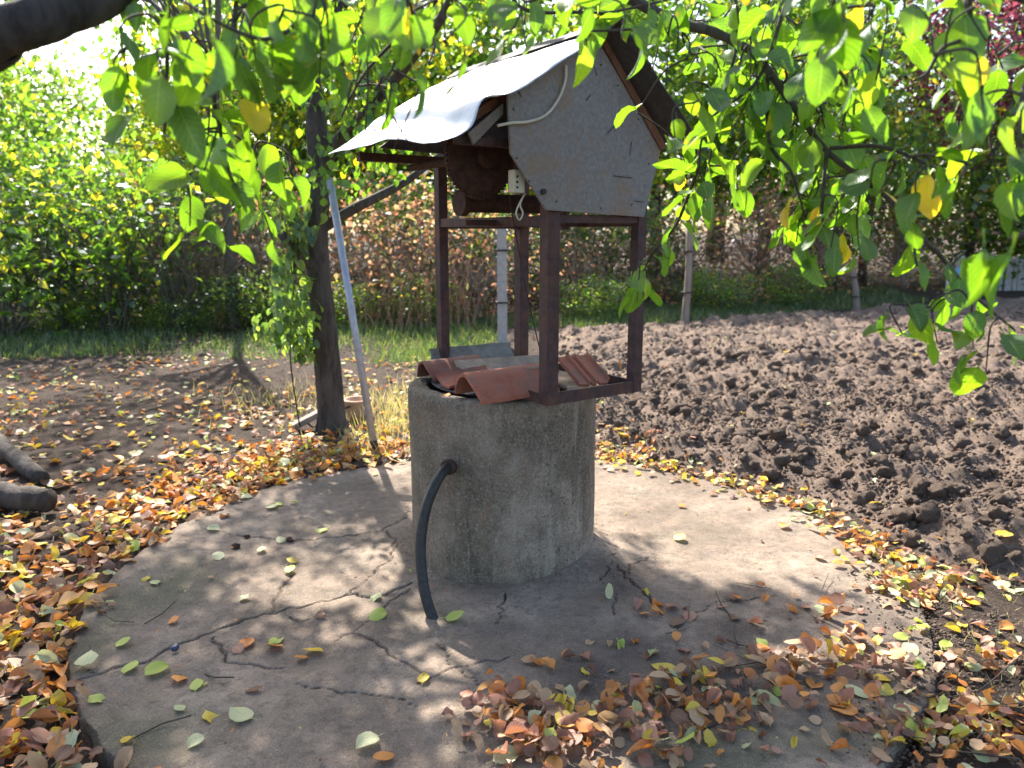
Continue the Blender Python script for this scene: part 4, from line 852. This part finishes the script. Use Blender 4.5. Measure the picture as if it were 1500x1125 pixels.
# grass -------------------------------------------------------------------------
def blades(name, x, y, h, wd, mat, label, zf=None):
    n_ = len(x); T = (np.array([(-.5, 0, 0), (.5, 0, 0), (.3, .1, .55), (-.3, .1, .55), (0, .35, 1.)]), )
    V = np.array([(-.5, 0, 0), (.5, 0, 0), (.32, .12, .55), (-.32, .12, .55), (.0, .42, 1.), (.0, .42, 1.)]); F = np.array([(0, 1, 2, 3), (3, 2, 4, 5)])
    M_ = rotmats(rng.uniform(0, 6.28, n_), rng.normal(0, .3, n_), rng.normal(0, .3, n_)); M_ = M_ * np.stack([wd, h, h], -1)[:, None, :]
    obj(name, scatter(name, [(V, F, np.zeros((6, 2)))], np.zeros(n_, int), M_, np.stack([x, y, np.maximum(0, (y - 15) / 20) - .01], -1), mats=[mat], smooth=False), kind='stuff', label=label)
N = 60000; x = rng.uniform(-9, 6, N); y = rng.uniform(8.8, 16, N) ; k = (rng.random(N) < np.clip(vn(x * .9, y * .9, 200) * 1.7 - .25, 0, 1)) & ((x < -.2) & (y > 9.3 + .4 * np.sin(x)) | (y > 12.6 + .55 * np.maximum(x - 1, 0))); x, y = x[k], y[k]
x3 = rng.uniform(1, 9, 9000); y3 = 12.4 + .55 * (x3 - 1) + rng.uniform(-.2, 2.2, 9000); x = np.r_[x, x3]; y = np.r_[y, y3]
blades('grass', x, y, rng.uniform(.04, .19, len(x)), np.full(len(x), .012), M_GRASS, 'green grass strip along the foot of the hedgerow')
N = 1000; x = np.r_[rng.normal(-.95, .2, N), rng.normal(-2.0, .35, N // 4)]; y = np.r_[rng.normal(6.5, .7, N), rng.normal(7.0, .4, N // 4)]; k = np.hypot(x - SLAB_C[0], y - SLAB_C[1]) > SLAB_R + .15; x, y = x[k], y[k]
blades('dry_grass', x, y, rng.uniform(.04, .20, len(x)), np.full(len(x), .007), M_DRYGRASS, 'sunlit dry yellow grass between the trunk and the well')
N = 700; x = rng.uniform(1.55, 2.6, N); y = rng.uniform(2.2, 3.4, N); k = np.hypot(x - SLAB_C[0], y - SLAB_C[1]) > SLAB_R + .05
blades('grass_sprigs', x[k], y[k], rng.uniform(.01, .07, k.sum()), np.full(k.sum(), .004), M_DRYGRASS, 'sparse dry grass stalks on the dirt at the right corner')

# ================================================================== FALLEN LEAVES
def zg(x, y):
    r_ = np.hypot(x - SLAB_C[0], y - SLAB_C[1]); onslab = r_ < SLAB_R + .005
    return np.where(onslab, SLAB_Z + .006, np.maximum(0.012, field_z(x, y) + .015))
FT = {}
def fallen(name_, s_, x_, y_, z_, yaw, tx, ty, tpl, label, grp):
    key = (name_, tpl)
    if key not in FT: V, F, U = FALLT[tpl]; V = V - [0, .55, 0]; FT[key] = mesh('fallen_leaf', V, F, U, True, [FALL[name_]])
    o = obj('fallen_leaf', FT[key], None, None, label, 'leaf', grp); M_ = rotmats(np.array([yaw]), np.array([tx]), np.array([ty]))[0] * s_
    o.matrix_world = to_m4(M_, (x_, y_, z_)); return o
HAND = [(425, 836, 'lime', .075, 'lime leaf at the top end of the short forked crack'), (427, 823, 'yellow', .06, 'small yellow leaf just behind the lime one above the forked crack'),
 (358, 877, 'pale', .065, 'pale green leaf on bare slab above the main crack'), (180, 945, 'lime', .065, 'lime leaf above the left end of the main crack'),
 (190, 982, 'lime', .08, 'long lime leaf with brown edge lying on the left end of the main crack'), (229, 986, 'lime', .095, 'broad yellow-green leaf just below the left end of the main crack'),
 (288, 1008, 'lime', .07, 'lime leaf right of a rose-brown one in the left front of the slab'), (263, 997, 'orange', .075, 'orange-brown leaf between two yellow-green ones in the left front'),
 (310, 1053, 'yellow', .08, 'golden yellow leaf in the left front of the slab beside a pale green one'), (355, 1053, 'pale', .09, 'large pale yellow-green leaf right of the golden leaf in the left front'),
 (264, 1042, 'pale', .05, 'small pale green leaf left of the golden leaf'), (288, 1090, 'pale', .06, 'pale green leaf nearest the camera in the left front'),
 (461, 956, 'yellow', .08, 'deep yellow leaf right of the rusty leaf, below the main crack'), (440, 966, 'orange', .055, 'small rust leaf touching the deep yellow leaf below the main crack'),
 (404, 940, 'lime', .085, 'yellow-green leaf on top of a rusty one below the main crack'), (402, 950, 'orange', .08, 'rusty leaf under the yellow-green one below the main crack'),
 (362, 944, 'orange', .085, 'crumpled orange leaf left of the yellow-green leaf below the main crack'), (350, 956, 'rose', .06, 'dusty rose leaf beside the crumpled orange one'),
 (373, 1014, 'brown', .06, 'thin curled brown leaf in the middle of the left front'), (555, 903, 'lime', .085, 'green leaf just below the pale one on the crack left of the hose'),
 (551, 876, 'pale', .07, 'pale leaf with pinkish edge lying on the crack left of the hose'), (665, 907, 'lime', .085, 'bright lime leaf just right of the hose end'),
 (620, 998, 'yellow', .065, 'yellow leaf with its stalk toward the camera below the hose end'), (540, 1090, 'pale', .085, 'pale yellow leaf at the bottom edge of the photo, centre left'),
 (560, 1113, 'orange', .07, 'orange leaf touching the bottom edge right of a pale leaf'), (228, 856, 'pale', .06, 'pale grey-green leaf by the left slab edge, lower of two'),
 (214, 850, 'yellow', .055, 'yellow leaf by the left slab edge beside a pale one'), (321, 818, 'pale', .065, 'pale leaf on the upper left of the slab below a thin dark crack'),
 (309, 849, 'tan', .035, 'tiny tan leaf on the upper left of the slab'), (312, 777, 'pale', .075, 'pale leaf at the upper left edge of the slab'),
 (383, 808, 'pale', .07, 'grey-green leaf below the thin dark crack on the upper left'), (412, 793, 'pale', .065, 'pale green leaf on the thin dark crack at upper left'),
 (472, 778, 'lime', .085, 'lime leaf on the upper slab midway to the well ring'), (398, 745, 'pale', .08, 'whitish green leaf near the far left slab edge'),
 (409, 741, 'lime', .06, 'lime leaf overlapping the whitish one near the far left slab edge'), (432, 738, 'lime', .05, 'small lime leaf near the far slab edge'),
 (550, 696, 'yellow', .05, 'yellow leaf at the far slab edge left of the well ring'), (255, 911, 'orange', .05, 'small orange leaf alone on the left of the slab'),
 (470, 903, 'brown', .055, 'curled brown leaf just below the main crack'), (892, 881, 'pale', .075, 'light green leaf standing up in the shade right of the ring foot'),
 (975, 983, 'yellow', .10, 'big clean yellow leaf on the dark soil patch of the slab'), (897, 1028, 'orange', .10, 'long golden-brown leaf below left of the big yellow leaf'),
 (876, 1038, 'pale', .065, 'pale green leaf touching the long golden-brown one'), (1118, 1030, 'pale', .12, 'big pale green leaf on top of the right front drift'),
 (1094, 1077, 'yellow', .10, 'yellow leaf below the big pale green leaf at the front'), (1237, 962, 'yellow', .08, 'golden leaf at the top right of the drift'),
 (1231, 983, 'yellow', .075, 'yellow-brown leaf below the golden one at the right of the drift'), (1292, 1000, 'yellow', .07, 'yellow leaf with rusty edge, rightmost on bare slab'),
 (1253, 1016, 'pale', .09, 'long cream leaf at the right tip of the drift'), (1333, 954, 'pale', .08, 'cream leaf with raised stalk on the dirt right of the drift'),
 (1349, 1085, 'yellow', .10, 'yellow leaf on the dirt at lower right of the photo'), (1236, 1043, 'orange', .10, 'rust-brown flat leaf on the mossy corner of the slab'),
 (770, 1090, 'lime', .08, 'lime leaf in the front part of the drift'), (740, 1114, 'pale', .09, 'pale green leaf at the bottom edge under the drift'),
 (832, 1058, 'yellow', .08, 'yellow leaf standing up in the sunlit left part of the drift'), (965, 1011, 'lime', .04, 'small round lime leaf below the big yellow leaf'),
 (1116, 943, 'lime', .06, 'small green leaf at the upper edge of the drift'), (995, 790, 'lime', .075, 'lime leaf on the sunlit slab right of the well'),
 (998, 743, 'orange', .06, 'light orange leaf near the top of the sunlit slab'), (1043, 725, 'rose', .06, 'reddish leaf near the soil edge of the sunlit slab'),
 (1075, 877, 'brown', .07, 'dark brown curled leaf where sun and shade meet on the slab'), (1180, 621, 'yellow', .09, 'bright yellow leaf alone in the middle of the soil'),
 (1421, 822, 'yellow', .11, 'big bright yellow leaf at the right near edge of the soil'), (1466, 814, 'yellow', .09, 'golden leaf right of the big bright yellow one'),
 (1463, 859, 'pale', .10, 'cream leaf below the big bright yellow leaf at the right'), (1283, 742, 'yellow', .08, 'yellow leaf on clods above the leaf-lined soil edge'),
 (1272, 688, 'pale', .08, 'pale yellow leaf on the soil right of centre'), (1222, 488, 'pale', .11, 'pale leaf farthest out on the dark soil'), (1088, 608, 'yellow', .06, 'small yellow leaf on the soil'),
 (912, 640, 'yellow', .09, 'yellow leaf at the soil edge right behind the well ring'), (1120, 700, 'yellow', .09, 'yellow leaf in the leaf-lined soil edge'), (1148, 773, 'orange', .07, 'orange leaf alone on the slab near the soil edge'),
 (990, 915, 'brown', .08, 'dark crumpled leaf on the soil patch behind the big yellow leaf'), (1010, 905, 'rose', .07, 'rose leaf beside the dark crumpled one behind the big yellow leaf'),
 (655, 578, 'orange', .05, 'small orange leaf lying on the ring rim under the red tile'), (908, 553, 'orange', .06, 'orange leaf in the corner of the base rails by the right post')]
GL = 'fallen leaves'
for i, (px, py, cn, s_, lab) in enumerate(HAND):
    zs = SLAB_Z
    g = G(px, py, SLAB_Z); r_ = math.hypot(g[0] - SLAB_C[0], g[1] - SLAB_C[1])
    if r_ > SLAB_R: 
        for _ in range(4): zz = float(zg(g[0:1], g[1:2])[0]); g = G(px, py, zz)
    zz = float(zg(g[0:1], g[1:2])[0]) + .008
    if 'ring rim' in lab: g = G(px, py, RING_H + .008); zz = RING_H + .012
    if 'base rails' in lab: g = G(px, py, .90); zz = .93
    up = 'standing' in lab
    fallen(cn, s_ * 1.22, g[0], g[1], zz + (s_ * .4 if up or 'base rails' in lab else 0), rng.uniform(0, 6.28) if 'stalk toward' not in lab else 0., R(70) if up or 'base rails' in lab else rng.normal(.05, .12), rng.normal(0, .15), [0, 1, 3, 5, 0, 2][i % 6], lab, GL)
# litter samples: colour weights differ by place
def cols(n_, wts): return rng.choice(len(FN), n_, p=np.array(wts) / sum(wts))
LX, LY, LC, LS, LR = [], [], [], [], []
def add_l(x_, y_, wts, s0, s1, region):
    LX.append(x_); LY.append(y_); LC.append(cols(len(x_), wts)); LS.append(rng.uniform(s0, s1, len(x_))); LR.append(np.full(len(x_), region))
#                yellow lime pale orange tan brown rose
WL = [2.2, .4, 1.0, 4.6, 3.6, 2.2, 1.8]; WP = [.7, .2, .4, 3.6, 3.4, 2.2, 3.0]; WS = [2.2, .8, 2.4, 2.0, 3, 1.2, 1.5]
N = 24000; x = rng.uniform(-5.5, -.2, N); y = rng.uniform(1.3, 8.5, N); r_ = np.hypot(x - SLAB_C[0], y - SLAB_C[1]) - SLAB_R
dens = np.exp(-np.clip(r_, 0, 9) / .75) * (1.15 - .05 * y) + .24 * np.clip(1.1 - (y - 4) / 4.5, .12, 1) * (.25 + .75 * np.clip(fbm(x * 1.2, y * 1.2, 3, 210) * 2 + .6, 0, 1)); dens *= np.where(y > 5.5, np.clip(.4 + fbm(x * 1.4, y * 1.4, 3, 215), .1, 1), 1)
k = (r_ > .045 * rng.normal(size=N) + .005) & (rng.random(N) < dens); add_l(x[k], y[k], WL, .05, .118, 0)
# strip between slab and soil
N = 560; a_ = rng.uniform(R(-12), R(100), N); q = SLAB_R + .01 + rng.normal(.05, .11, N); add_l(SLAB_C[0] + q * np.cos(a_), SLAB_C[1] + q * np.sin(a_), [3.2, .6, 2.6, 3, 3, .9, 1.2], .045, .08, 1)
N = 1900; x = rng.uniform(-5.5, 0, N); y = rng.uniform(5.0, 9.5, N); k = rng.random(N) < np.clip(.5 + fbm(x * 1.3, y * 1.3, 3, 217) * 1.6, 0, 1); add_l(x[k], y[k], WS, .055, .095, 0)
N = 700; a_ = rng.uniform(R(60), R(150), N); q = SLAB_R + .1 + np.abs(rng.normal(0, .35, N)); add_l(SLAB_C[0] + q * np.cos(a_), SLAB_C[1] + q * np.sin(a_), WS, .05, .08, 2)
# drift on the right front of the slab
for (px, py, sx, sy, n_) in [(760, 1060, .10, .09, 95), (800, 1090, .13, .07, 90), (1000, 1040, .17, .09, 120), (1080, 1000, .16, .08, 90), (1180, 985, .14, .07, 75), (900, 1060, .14, .08, 60), (1060, 1075, .16, .08, 60), (930, 1110, .2, .05, 35), (1240, 950, .1, .08, 35),
                             (985, 900, .1, .07, 14), (1120, 900, .18, .10, 26), (800, 975, .09, .06, 14), (1200, 1020, .08, .05, 25), (1000, 960, .25, .12, 26), (730, 1030, .05, .06, 30)]:
    n_ = int(n_ * .62); g = G(px, py, SLAB_Z); add_l(g[0] + rng.normal(0, sx * 1.05, n_), g[1] + rng.normal(0, sy, n_), WP, .034, .10, 3)
for (px, py, sx, sy, n_) in [(1440, 1070, .2, .1, 130), (1380, 1090, .15, .08, 50), (1480, 1000, .12, .15, 40), (1330, 870, .10, .12, 45), (1400, 920, .2, .25, 60), (1290, 800, .10, .12, 30), (1360, 845, .14, .12, 25), (1440, 850, .15, .08, 35), (1340, 1000, .1, .2, 30)]:
    g = G(px, py, 0.02); add_l(g[0] + rng.normal(0, sx, n_), g[1] + rng.normal(0, sy, n_), [1.4, .5, 1.2, 3, 3.2, 2, 2], .045, .085, 4)
N = 260; x = rng.uniform(.8, 8, N); y = rng.uniform(3.5, 12, N); k = field_mask(x, y) > .4; add_l(x[k], y[k], [1, .3, 2, .6, 1.5, 1.2, 1.5], .035, .07, 5)
N = 2200; x = rng.uniform(-9, 0.5, N); y = rng.uniform(8, 17, N); k = rng.random(N) < vn(x, y, 9); add_l(x[k], y[k], [.6, .5, 1.6, 1.5, 3, 1.5, 3], .05, .09, 6)
N = 2600; x = rng.uniform(-8, 3, N); y = rng.uniform(14.2, 17, N); add_l(x, y, [.3, .3, 2.5, .8, 4, .6, 3], .06, .1, 6)
N = 130; a_ = rng.uniform(0, 6.28, N); q = SLAB_R * np.sqrt(rng.random(N)); x = SLAB_C[0] + q * np.cos(a_); y = SLAB_C[1] + q * np.sin(a_); k = (np.hypot(x - WELL[0], y - WELL[1]) > .5); add_l(x[k], y[k], [.2, .2, .4, 1, 1.5, 2.5, 2], .012, .03, 7)
LX, LY, LC, LS, LR = map(np.concatenate, (LX, LY, LC, LS, LR)); n_ = len(LX)
zb = zg(LX, LY)
# pile height grows with local crowding
cell = np.stack([(LX / .10).astype(int), (LY / .10).astype(int)], 1); key = cell[:, 0] * 10007 + cell[:, 1]; _, inv, cnt = np.unique(key, return_inverse=True, return_counts=True); crowd = cnt[inv.ravel()]
lay = rng.random(n_); LZ = zb + .004 + lay * np.minimum(crowd, 7) * .0055
tilt = .12 + .05 * np.minimum(crowd, 6)
px, py, d = proj(np.stack([LX, LY, LZ], -1)); vis = (px > 15) & (px < 1485) & (py > 480) & (py < 1110) & (LR != 7)
score = np.where(vis, LS / d * (.5 + lay * .5) * np.where(LR == 3, 1.35, 1) * np.where(LR == 1, 1.5, 1), 0); order = np.argsort(-score); nI = 300 - len(HAND); top_, rest = order[:nI], order[nI:]
LZ[top_] = zb[top_] + .008 + np.minimum(crowd[top_], 7) * .006
CN = dict(yellow='yellow', lime='yellow-green', pale='pale green', orange='orange-brown', tan='tan', brown='dark brown', rose='dusty rose')
RL = {0: '%s leaf in the deep litter along the left edge of the slab', 1: '%s leaf in the line of leaves between slab and soil', 2: '%s leaf in the sunlit litter behind the well ring', 3: '%s curled leaf in the drift across the right front of the slab', 4: '%s leaf on the dirt at the right front corner', 5: '%s leaf lying among the soil clods', 6: '%s leaf on the ground by the hedgerow'}
yaw = rng.uniform(0, 6.28, n_); tx = rng.normal(0, 1, n_) * tilt; ty = rng.normal(0, 1, n_) * tilt; tpl = rng.integers(0, 11, n_)
def descr(k):
    szw = 'small ' if LS[k] < .062 else ('large ' if LS[k] > .085 else '')
    fm = ['flat ', 'folded ', 'curled ', 'cupped ', 'tightly curled ', 'arched ', 'crumpled ', 'creased ', 'shrivelled ', 'upturned ', 'rolled '][int(tpl[k])]
    if LR[k] == 3:
        pl_ = 'sunlit left end' if px[k] < 820 else 'front edge' if py[k] > 1070 else 'left half' if px[k] < 950 else 'middle' if px[k] < 1120 else 'right half' if px[k] < 1220 else 'right tip'
        if py[k] < 940: pl_ = 'upper side'
        w = 'in the %s of the slab drift' % pl_
    elif LR[k] == 0: w = 'in the left litter ' + ('at the bottom corner' if py[k] > 950 else 'beside the slab edge' if px[k] > 150 else 'near the left photo edge' if py[k] > 760 else 'by the cut limbs')
    elif LR[k] == 1: w = 'along the soil edge, ' + ('near the well ring' if px[k] < 1080 else 'halfway round' if px[k] < 1250 else 'at its near end')
    elif LR[k] == 4: w = 'on the right corner dirt, ' + ('at the very bottom' if py[k] > 1030 else 'beside the drift' if px[k] < 1350 and py[k] > 930 else 'below the big yellow leaf')
    else: w = {2: 'in the sunlit litter behind the well ring', 5: 'among the soil clods', 6: 'by the hedgerow'}[int(LR[k])]
    return szw + fm + CN[FN[LC[k]]] + ' leaf ' + w
for k in top_: fallen(FN[LC[k]], float(LS[k]), float(LX[k]), float(LY[k]), float(LZ[k]), yaw[k], tx[k], ty[k], int(tpl[k]), descr(k), GL)
FT0 = [(V - [0, .55, 0], F, U) for V, F, U in FALLT]
M_ = rotmats(yaw[rest], tx[rest], ty[rest]) * LS[rest][:, None, None]
me = scatter('leaf_litter', FT0, tpl[rest], M_, np.stack([LX, LY, LZ], -1)[rest], LC[rest], [FALL[c] for c in FN])
obj('leaf_litter', me, kind='stuff', label='thick litter of orange, yellow and brown leaves around the slab')
tw = MB()
for _ in range(170):
    if rng.random() < .45: c_ = np.array([rng.uniform(-4, -1), rng.uniform(1.8, 7), 0])
    else: c_ = np.array([rng.uniform(.6, 2.6), rng.uniform(1.7, 3.3), 0])
    on = np.hypot(c_[0] - SLAB_C[0], c_[1] - SLAB_C[1]) < SLAB_R; c_[2] = (SLAB_Z if on else .03) + .012
    if on and rng.random() < .5: continue
    a_ = rng.uniform(0, 6.28); L = rng.uniform(.03, .12); d_ = np.array([math.cos(a_), math.sin(a_), rng.normal(0, .08)]); n2_ = np.array([-d_[1], d_[0], 0])
    tw.tube([c_ - d_ * L, c_ + n2_ * rng.normal(0, .02), c_ + d_ * L + [0, 0, .01]], rng.uniform(.0012, .003), 5)
obj('dry_twigs', tw.mesh('dry_twigs', M_TWIG, True), kind='stuff', label='thin dry twigs scattered among the fallen leaves')
# plum and dry husks
V, F, U = ico(3, 77, .02); g = G(256, 948, SLAB_Z + .015); V = V / [1, .85, .68]
pm = obj('plum', mesh('plum', V * .016, F, mats=[M_PLUM]), None, tuple(g), 'small blue-black plum lying on the main crack of the slab', 'plum')
for px, py, s_, lab in ((345, 800, .022, 'dark walnut husk on the upper left of the slab, left one of two clumps'), (362, 785, .016, 'small dark husk by the thin crack at the upper left'), (424, 790, .02, 'dark husk right beside the pale green leaf on the thin crack')):
    V, F, U = ico(3, 80 + px, .4); g = G(px, py, SLAB_Z + s_ * .5); obj('dark_husk', mesh('dark_husk', V * s_, F, mats=[M_RUST]), None, tuple(g), lab, 'husk', 'dark husks on the slab')

# ================================================================== OVERHANGING APPLE TREE (in front of the well)
ab = np.array([-3.2, .9, 0.])
ap = thing('overhanging_tree', 'fruit tree whose thick limb and leafy twigs hang across the top', 'tree', tuple(ab))
NET = []   # nodes of the branch network
def br(pts, r0, r1, name='branch', k=8):
    P_ = catmull(pts, 6); NET.extend(list(P_)); rad = np.linspace(r0, r1, len(P_)) * (1 + .06 * np.sin(np.arange(len(P_)) * 2.3))
    obj(name, MB().tube(P_ - ab, rad, k).mesh(name, M_BARK if r0 > .02 else M_TWIG, True), ap); return P_
lm = [ab + [0, 0, -.05], ab + [.1, .05, .8], ab + [.45, .2, 1.35], at(-200, 105, 1.45), at(0, 47, 1.45), at(90, 18, 1.5), at(180, -22, 1.6), at(330, -120, 1.9), at(520, -220, 2.3)]
P_ = catmull(lm, 6); Pd = catmull(P_, 4); mb = MB().tube(Pd - ab, np.interp(np.linspace(0, 1, len(Pd)), [0, .25, .5, .75, 1], [.15, .09, .041, .037, .026]), 28); V = np.vstack(mb.V); V += (fbm(V[:, 0] * 14, V[:, 2] * 45 + V[:, 1] * 20, 4, 170) * .007)[:, None] * np.array([.2, .5, 1]); mb.V = [V]
obj('trunk', mb.mesh('trunk', M_BARK, True), ap); NET.extend(list(P_[24:]))
br([at(330, -120, 1.9), at(520, -90, 1.9), at(700, -60, 2.0), at(860, -30, 2.2), at(985, 30, 2.15), at(1040, 45, 2.1), at(1100, 75, 2.05), at(1130, 110, 2.0), at(1165, 160, 1.95), at(1215, 225, 1.9), at(1300, 290, 1.85), at(1370, 370, 1.8)], .02, .0045)
br([at(330, -120, 1.9), at(640, -150, 1.7), at(960, -120, 1.6), at(1200, -90, 1.55), at(1420, -30, 1.5), at(1600, 40, 1.5)], .018, .006)
TW = [[(1367, 362, 1.8), (1391, 391, 1.8), (1429, 435, 1.8), (1487, 484, 1.85)], [(180, -15, 1.6), (235, 15, 1.5), (245, 90, 1.45), (241, 195, 1.42)],
      [(460, -30, 1.7), (430, 35, 1.5), (390, 57, 1.4), (345, 45, 1.35), (300, 22, 1.3)], [(350, -30, 1.6), (338, 60, 1.6), (314, 130, 1.6), (322, 190, 1.6), (335, 250, 1.6), (352, 284, 1.6)],
      [(560, -40, 1.8), (600, 10, 1.6), (635, 60, 1.5), (628, 95, 1.45)], [(740, -20, 2.0), (772, 15, 2.0), (860, 18, 2.0), (905, 16, 2.0), (1040, -15, 2.05)], [(700, -30, 2.0), (560, 30, 2.0), (520, 60, 2.0)],
      [(985, 30, 2.15), (930, 42, 2.0), (858, 46, 1.9)], [(1158, -10, 1.9), (1144, 27, 1.9), (1127, 80, 1.9), (1100, 129, 1.9), (1038, 178, 1.95), (1024, 244, 2.0), (1038, 275, 2.0)],
      [(1075, -20, 2.0), (1080, 60, 2.0), (1060, 140, 2.0), (1040, 230, 2.05), (1030, 300, 2.1)], [(1204, 0, 1.7), (1204, 67, 1.7), (1247, 129, 1.7), (1251, 169, 1.7)], [(1215, 217, 1.9), (1291, 215, 1.85), (1358, 240, 1.8), (1393, 258, 1.75)],
      [(1124, 95, 2.0), (1127, 209, 1.95), (1158, 250, 1.9), (1180, 320, 1.9)], [(1211, 222, 1.9), (1204, 302, 1.85), (1209, 345, 1.85)], [(1331, 305, 1.85), (1336, 338, 1.8), (1343, 390, 1.75)],
      [(1420, -20, 1.5), (1418, 49, 1.5), (1380, 71, 1.5), (1358, 107, 1.5), (1335, 120, 1.5)], [(1560, 60, 1.5), (1510, 110, 1.45), (1496, 150, 1.4), (1493, 267, 1.35)], [(640, 0, 2.1), (540, 100, 2.2), (500, 170, 2.3)],
      [(1024, 244, 2.0), (990, 330, 2.3), (950, 380, 2.4), (940, 430, 2.4)], [(1480, 350, 1.2), (1560, 300, 1.2), (1600, 40, 1.5)]]
for t_ in TW: br([at(*q) for q in t_], .0055, .0025, 'twig', 6)
# leaf anchors: along every twig plus sprigs that fill the hanging masses
LP, LD = [], []
def leafs_along(P_, step, side=.02):
    d_ = np.r_[0, np.cumsum(np.linalg.norm(np.diff(P_, axis=0), axis=1))]
    for s_ in np.arange(step * .5, d_[-1], step):
        q = np.array([np.interp(s_, d_, P_[:, i]) for i in range(3)]); LP.append(q)
for t_ in TW: leafs_along(catmull([at(*q) for q in t_], 6), .05)
SPR = []
def region(n_, cx_, cy_, sx_, sy_, y0, y1): 
    for _ in range(n_): SPR.append(at(rng.normal(cx_, sx_), rng.normal(cy_, sy_), rng.uniform(y0, y1)))
region(20, 1060, 40, 60, 35, 1.9, 2.5); region(16, 1150, 90, 60, 50, 1.8, 2.3); region(10, 1080, 170, 50, 45, 1.8, 2.4); region(7, 1180, 220, 50, 50, 1.7, 2.2); region(5, 1260, 310, 40, 40, 1.7, 2.1); region(4, 1150, 300, 50, 30, 1.8, 2.2)
region(9, 1230, 30, 60, 25, 1.4, 2.0); region(10, 1330, 10, 70, 30, 1.3, 1.7); region(6, 1440, 90, 40, 50, 1.3, 1.7); region(4, 1460, 190, 40, 60, 1.3, 1.7); region(3, 1310, 240, 30, 30, 1.5, 1.8); region(4, 1430, 440, 35, 25, 1.6, 1.9); region(2, 1340, 400, 20, 20, 1.6, 1.8)
region(9, 620, 0, 110, 25, 1.4, 2.0); region(7, 800, -10, 90, 25, 1.7, 2.2); region(9, 450, 10, 60, 30, 1.3, 1.9); region(6, 330, 30, 60, 35, 1.2, 1.7); region(4, 210, 60, 30, 30, 1.3, 1.6)
region(5, 340, 200, 40, 50, 1.5, 1.9); region(3, 390, 260, 30, 40, 1.6, 2.0); region(3, 300, 250, 25, 30, 1.5, 1.9); region(2, 450, 150, 30, 40, 1.7, 2.1); region(4, 520, 120, 40, 40, 1.9, 2.3); region(2, 940, 390, 15, 20, 2.3, 2.5)
region(10, 1000, -80, 350, 40, 1.5, 2.3); region(8, 400, -90, 250, 40, 1.3, 2.0); region(6, 1620, 150, 60, 120, 1.3, 1.8); region(4, -120, 150, 60, 60, 1.4, 1.8); region(3, 600, 110, 40, 20, 1.5, 1.7)
SPR = np.array(SPR); NETA = np.array(NET); dist = np.array([np.min(np.linalg.norm(NETA - s_, axis=1)) for s_ in SPR]); tm = MB()
for i in np.argsort(dist):
    s_ = SPR[i]; A_ = np.array(NET); k = np.argmin(np.linalg.norm(A_ - s_, axis=1) + .25 * np.maximum(0, s_[2] - A_[:, 2])); a_ = A_[k]
    e_ = s_ + np.array([rng.normal(0, .03), rng.normal(0, .03), -rng.uniform(.04, .12)])
    P_ = catmull([a_, (a_ + s_) / 2 + rng.normal(0, .015, 3) + [0, 0, .02], s_, e_], 4); NET.extend(list(P_[3:]))
    tm.tube(P_, np.linspace(.0032, .0016, len(P_)), 5); Lp = np.linalg.norm(np.diff(P_, axis=0), axis=1).sum()
    Q_ = P_[5:] if Lp > .25 else P_[3:]
    leafs_along(Q_, .046)
tm.V = [v - ab for v in tm.V]; obj('twiglets', tm.mesh('twiglets', M_TWIG, True), ap, kind='stuff')
LP = np.array(LP); px, py, d = proj(LP - [0, 0, .05])
hide = ((px > 500) & (px < 880) & (py > 88) & (py < 330) & (px < 1400)) | ((px > 740) & (px < 985) & (py > 95) & (py < 330)) | ((px > 560) & (px < 700) & (py > 60) & (py < 330)) | ((px < 160) & (py > 60) & (py < 400)) | ((px > 640) & (px < 900) & (py > 60) & (rng.random(len(px)) < .55)) | ((px > 890) & (px < 1010) & (py > 60) & (py < 190) & (rng.random(len(px)) < .65)) | ((px > 1290) & (px < 1480) & (py > 25) & (py < 270) & (rng.random(len(px)) < .5))
LP = LP[~(hide & (rng.random(len(px)) < .93))]; n_ = len(LP); LP = LP + rng.normal(0, .008, (n_, 3)); sz = rng.uniform(.066, .128, n_)
# special big leaves right at the camera side
BIG = [(300, 25, 1.05, .115), (690, 70, 1.35, .10), (600, 85, 1.35, .10), (855, 45, 1.75, .12), (1440, 335, 1.15, .13), (1490, 340, 1.1, .13), (1500, 150, 1.3, .1)]
M_ = leafM(n_, sz, .95, .62)
idx = len(LP); LP = np.vstack([LP, [at(a_, b_, c_) for a_, b_, c_, _ in BIG]]); sz = np.r_[sz, [q[3] for q in BIG]]; M_ = np.concatenate([M_, leafM(len(BIG), np.array([q[3] for q in BIG]), 1.35, .15)])
n_ = len(LP); px, py, d = proj(LP); vis = (px > 0) & (px < 1500) & (py > -20) & (py < 1100); score = np.where(vis, sz / d, 0); order = np.argsort(-score); ch = rng.integers(0, 10, n_)
NM = [mesh('leaf', V, F, U, True, [M_APPLE]) for V, F, U in NEAR]
for k in order[:300]:
    o = obj('leaf', NM[ch[k]], ap); o.matrix_parent_inverse = Matrix(); o.matrix_local = to_m4(M_[k], LP[k] - ab)
rest = order[300:]; obj('leaves', scatter('leaves', NEAR, ch[rest], M_[rest], LP[rest] - ab, mats=[M_APPLE]), ap, kind='stuff')
print('apple leaves', n_, 'litter', len(LX))
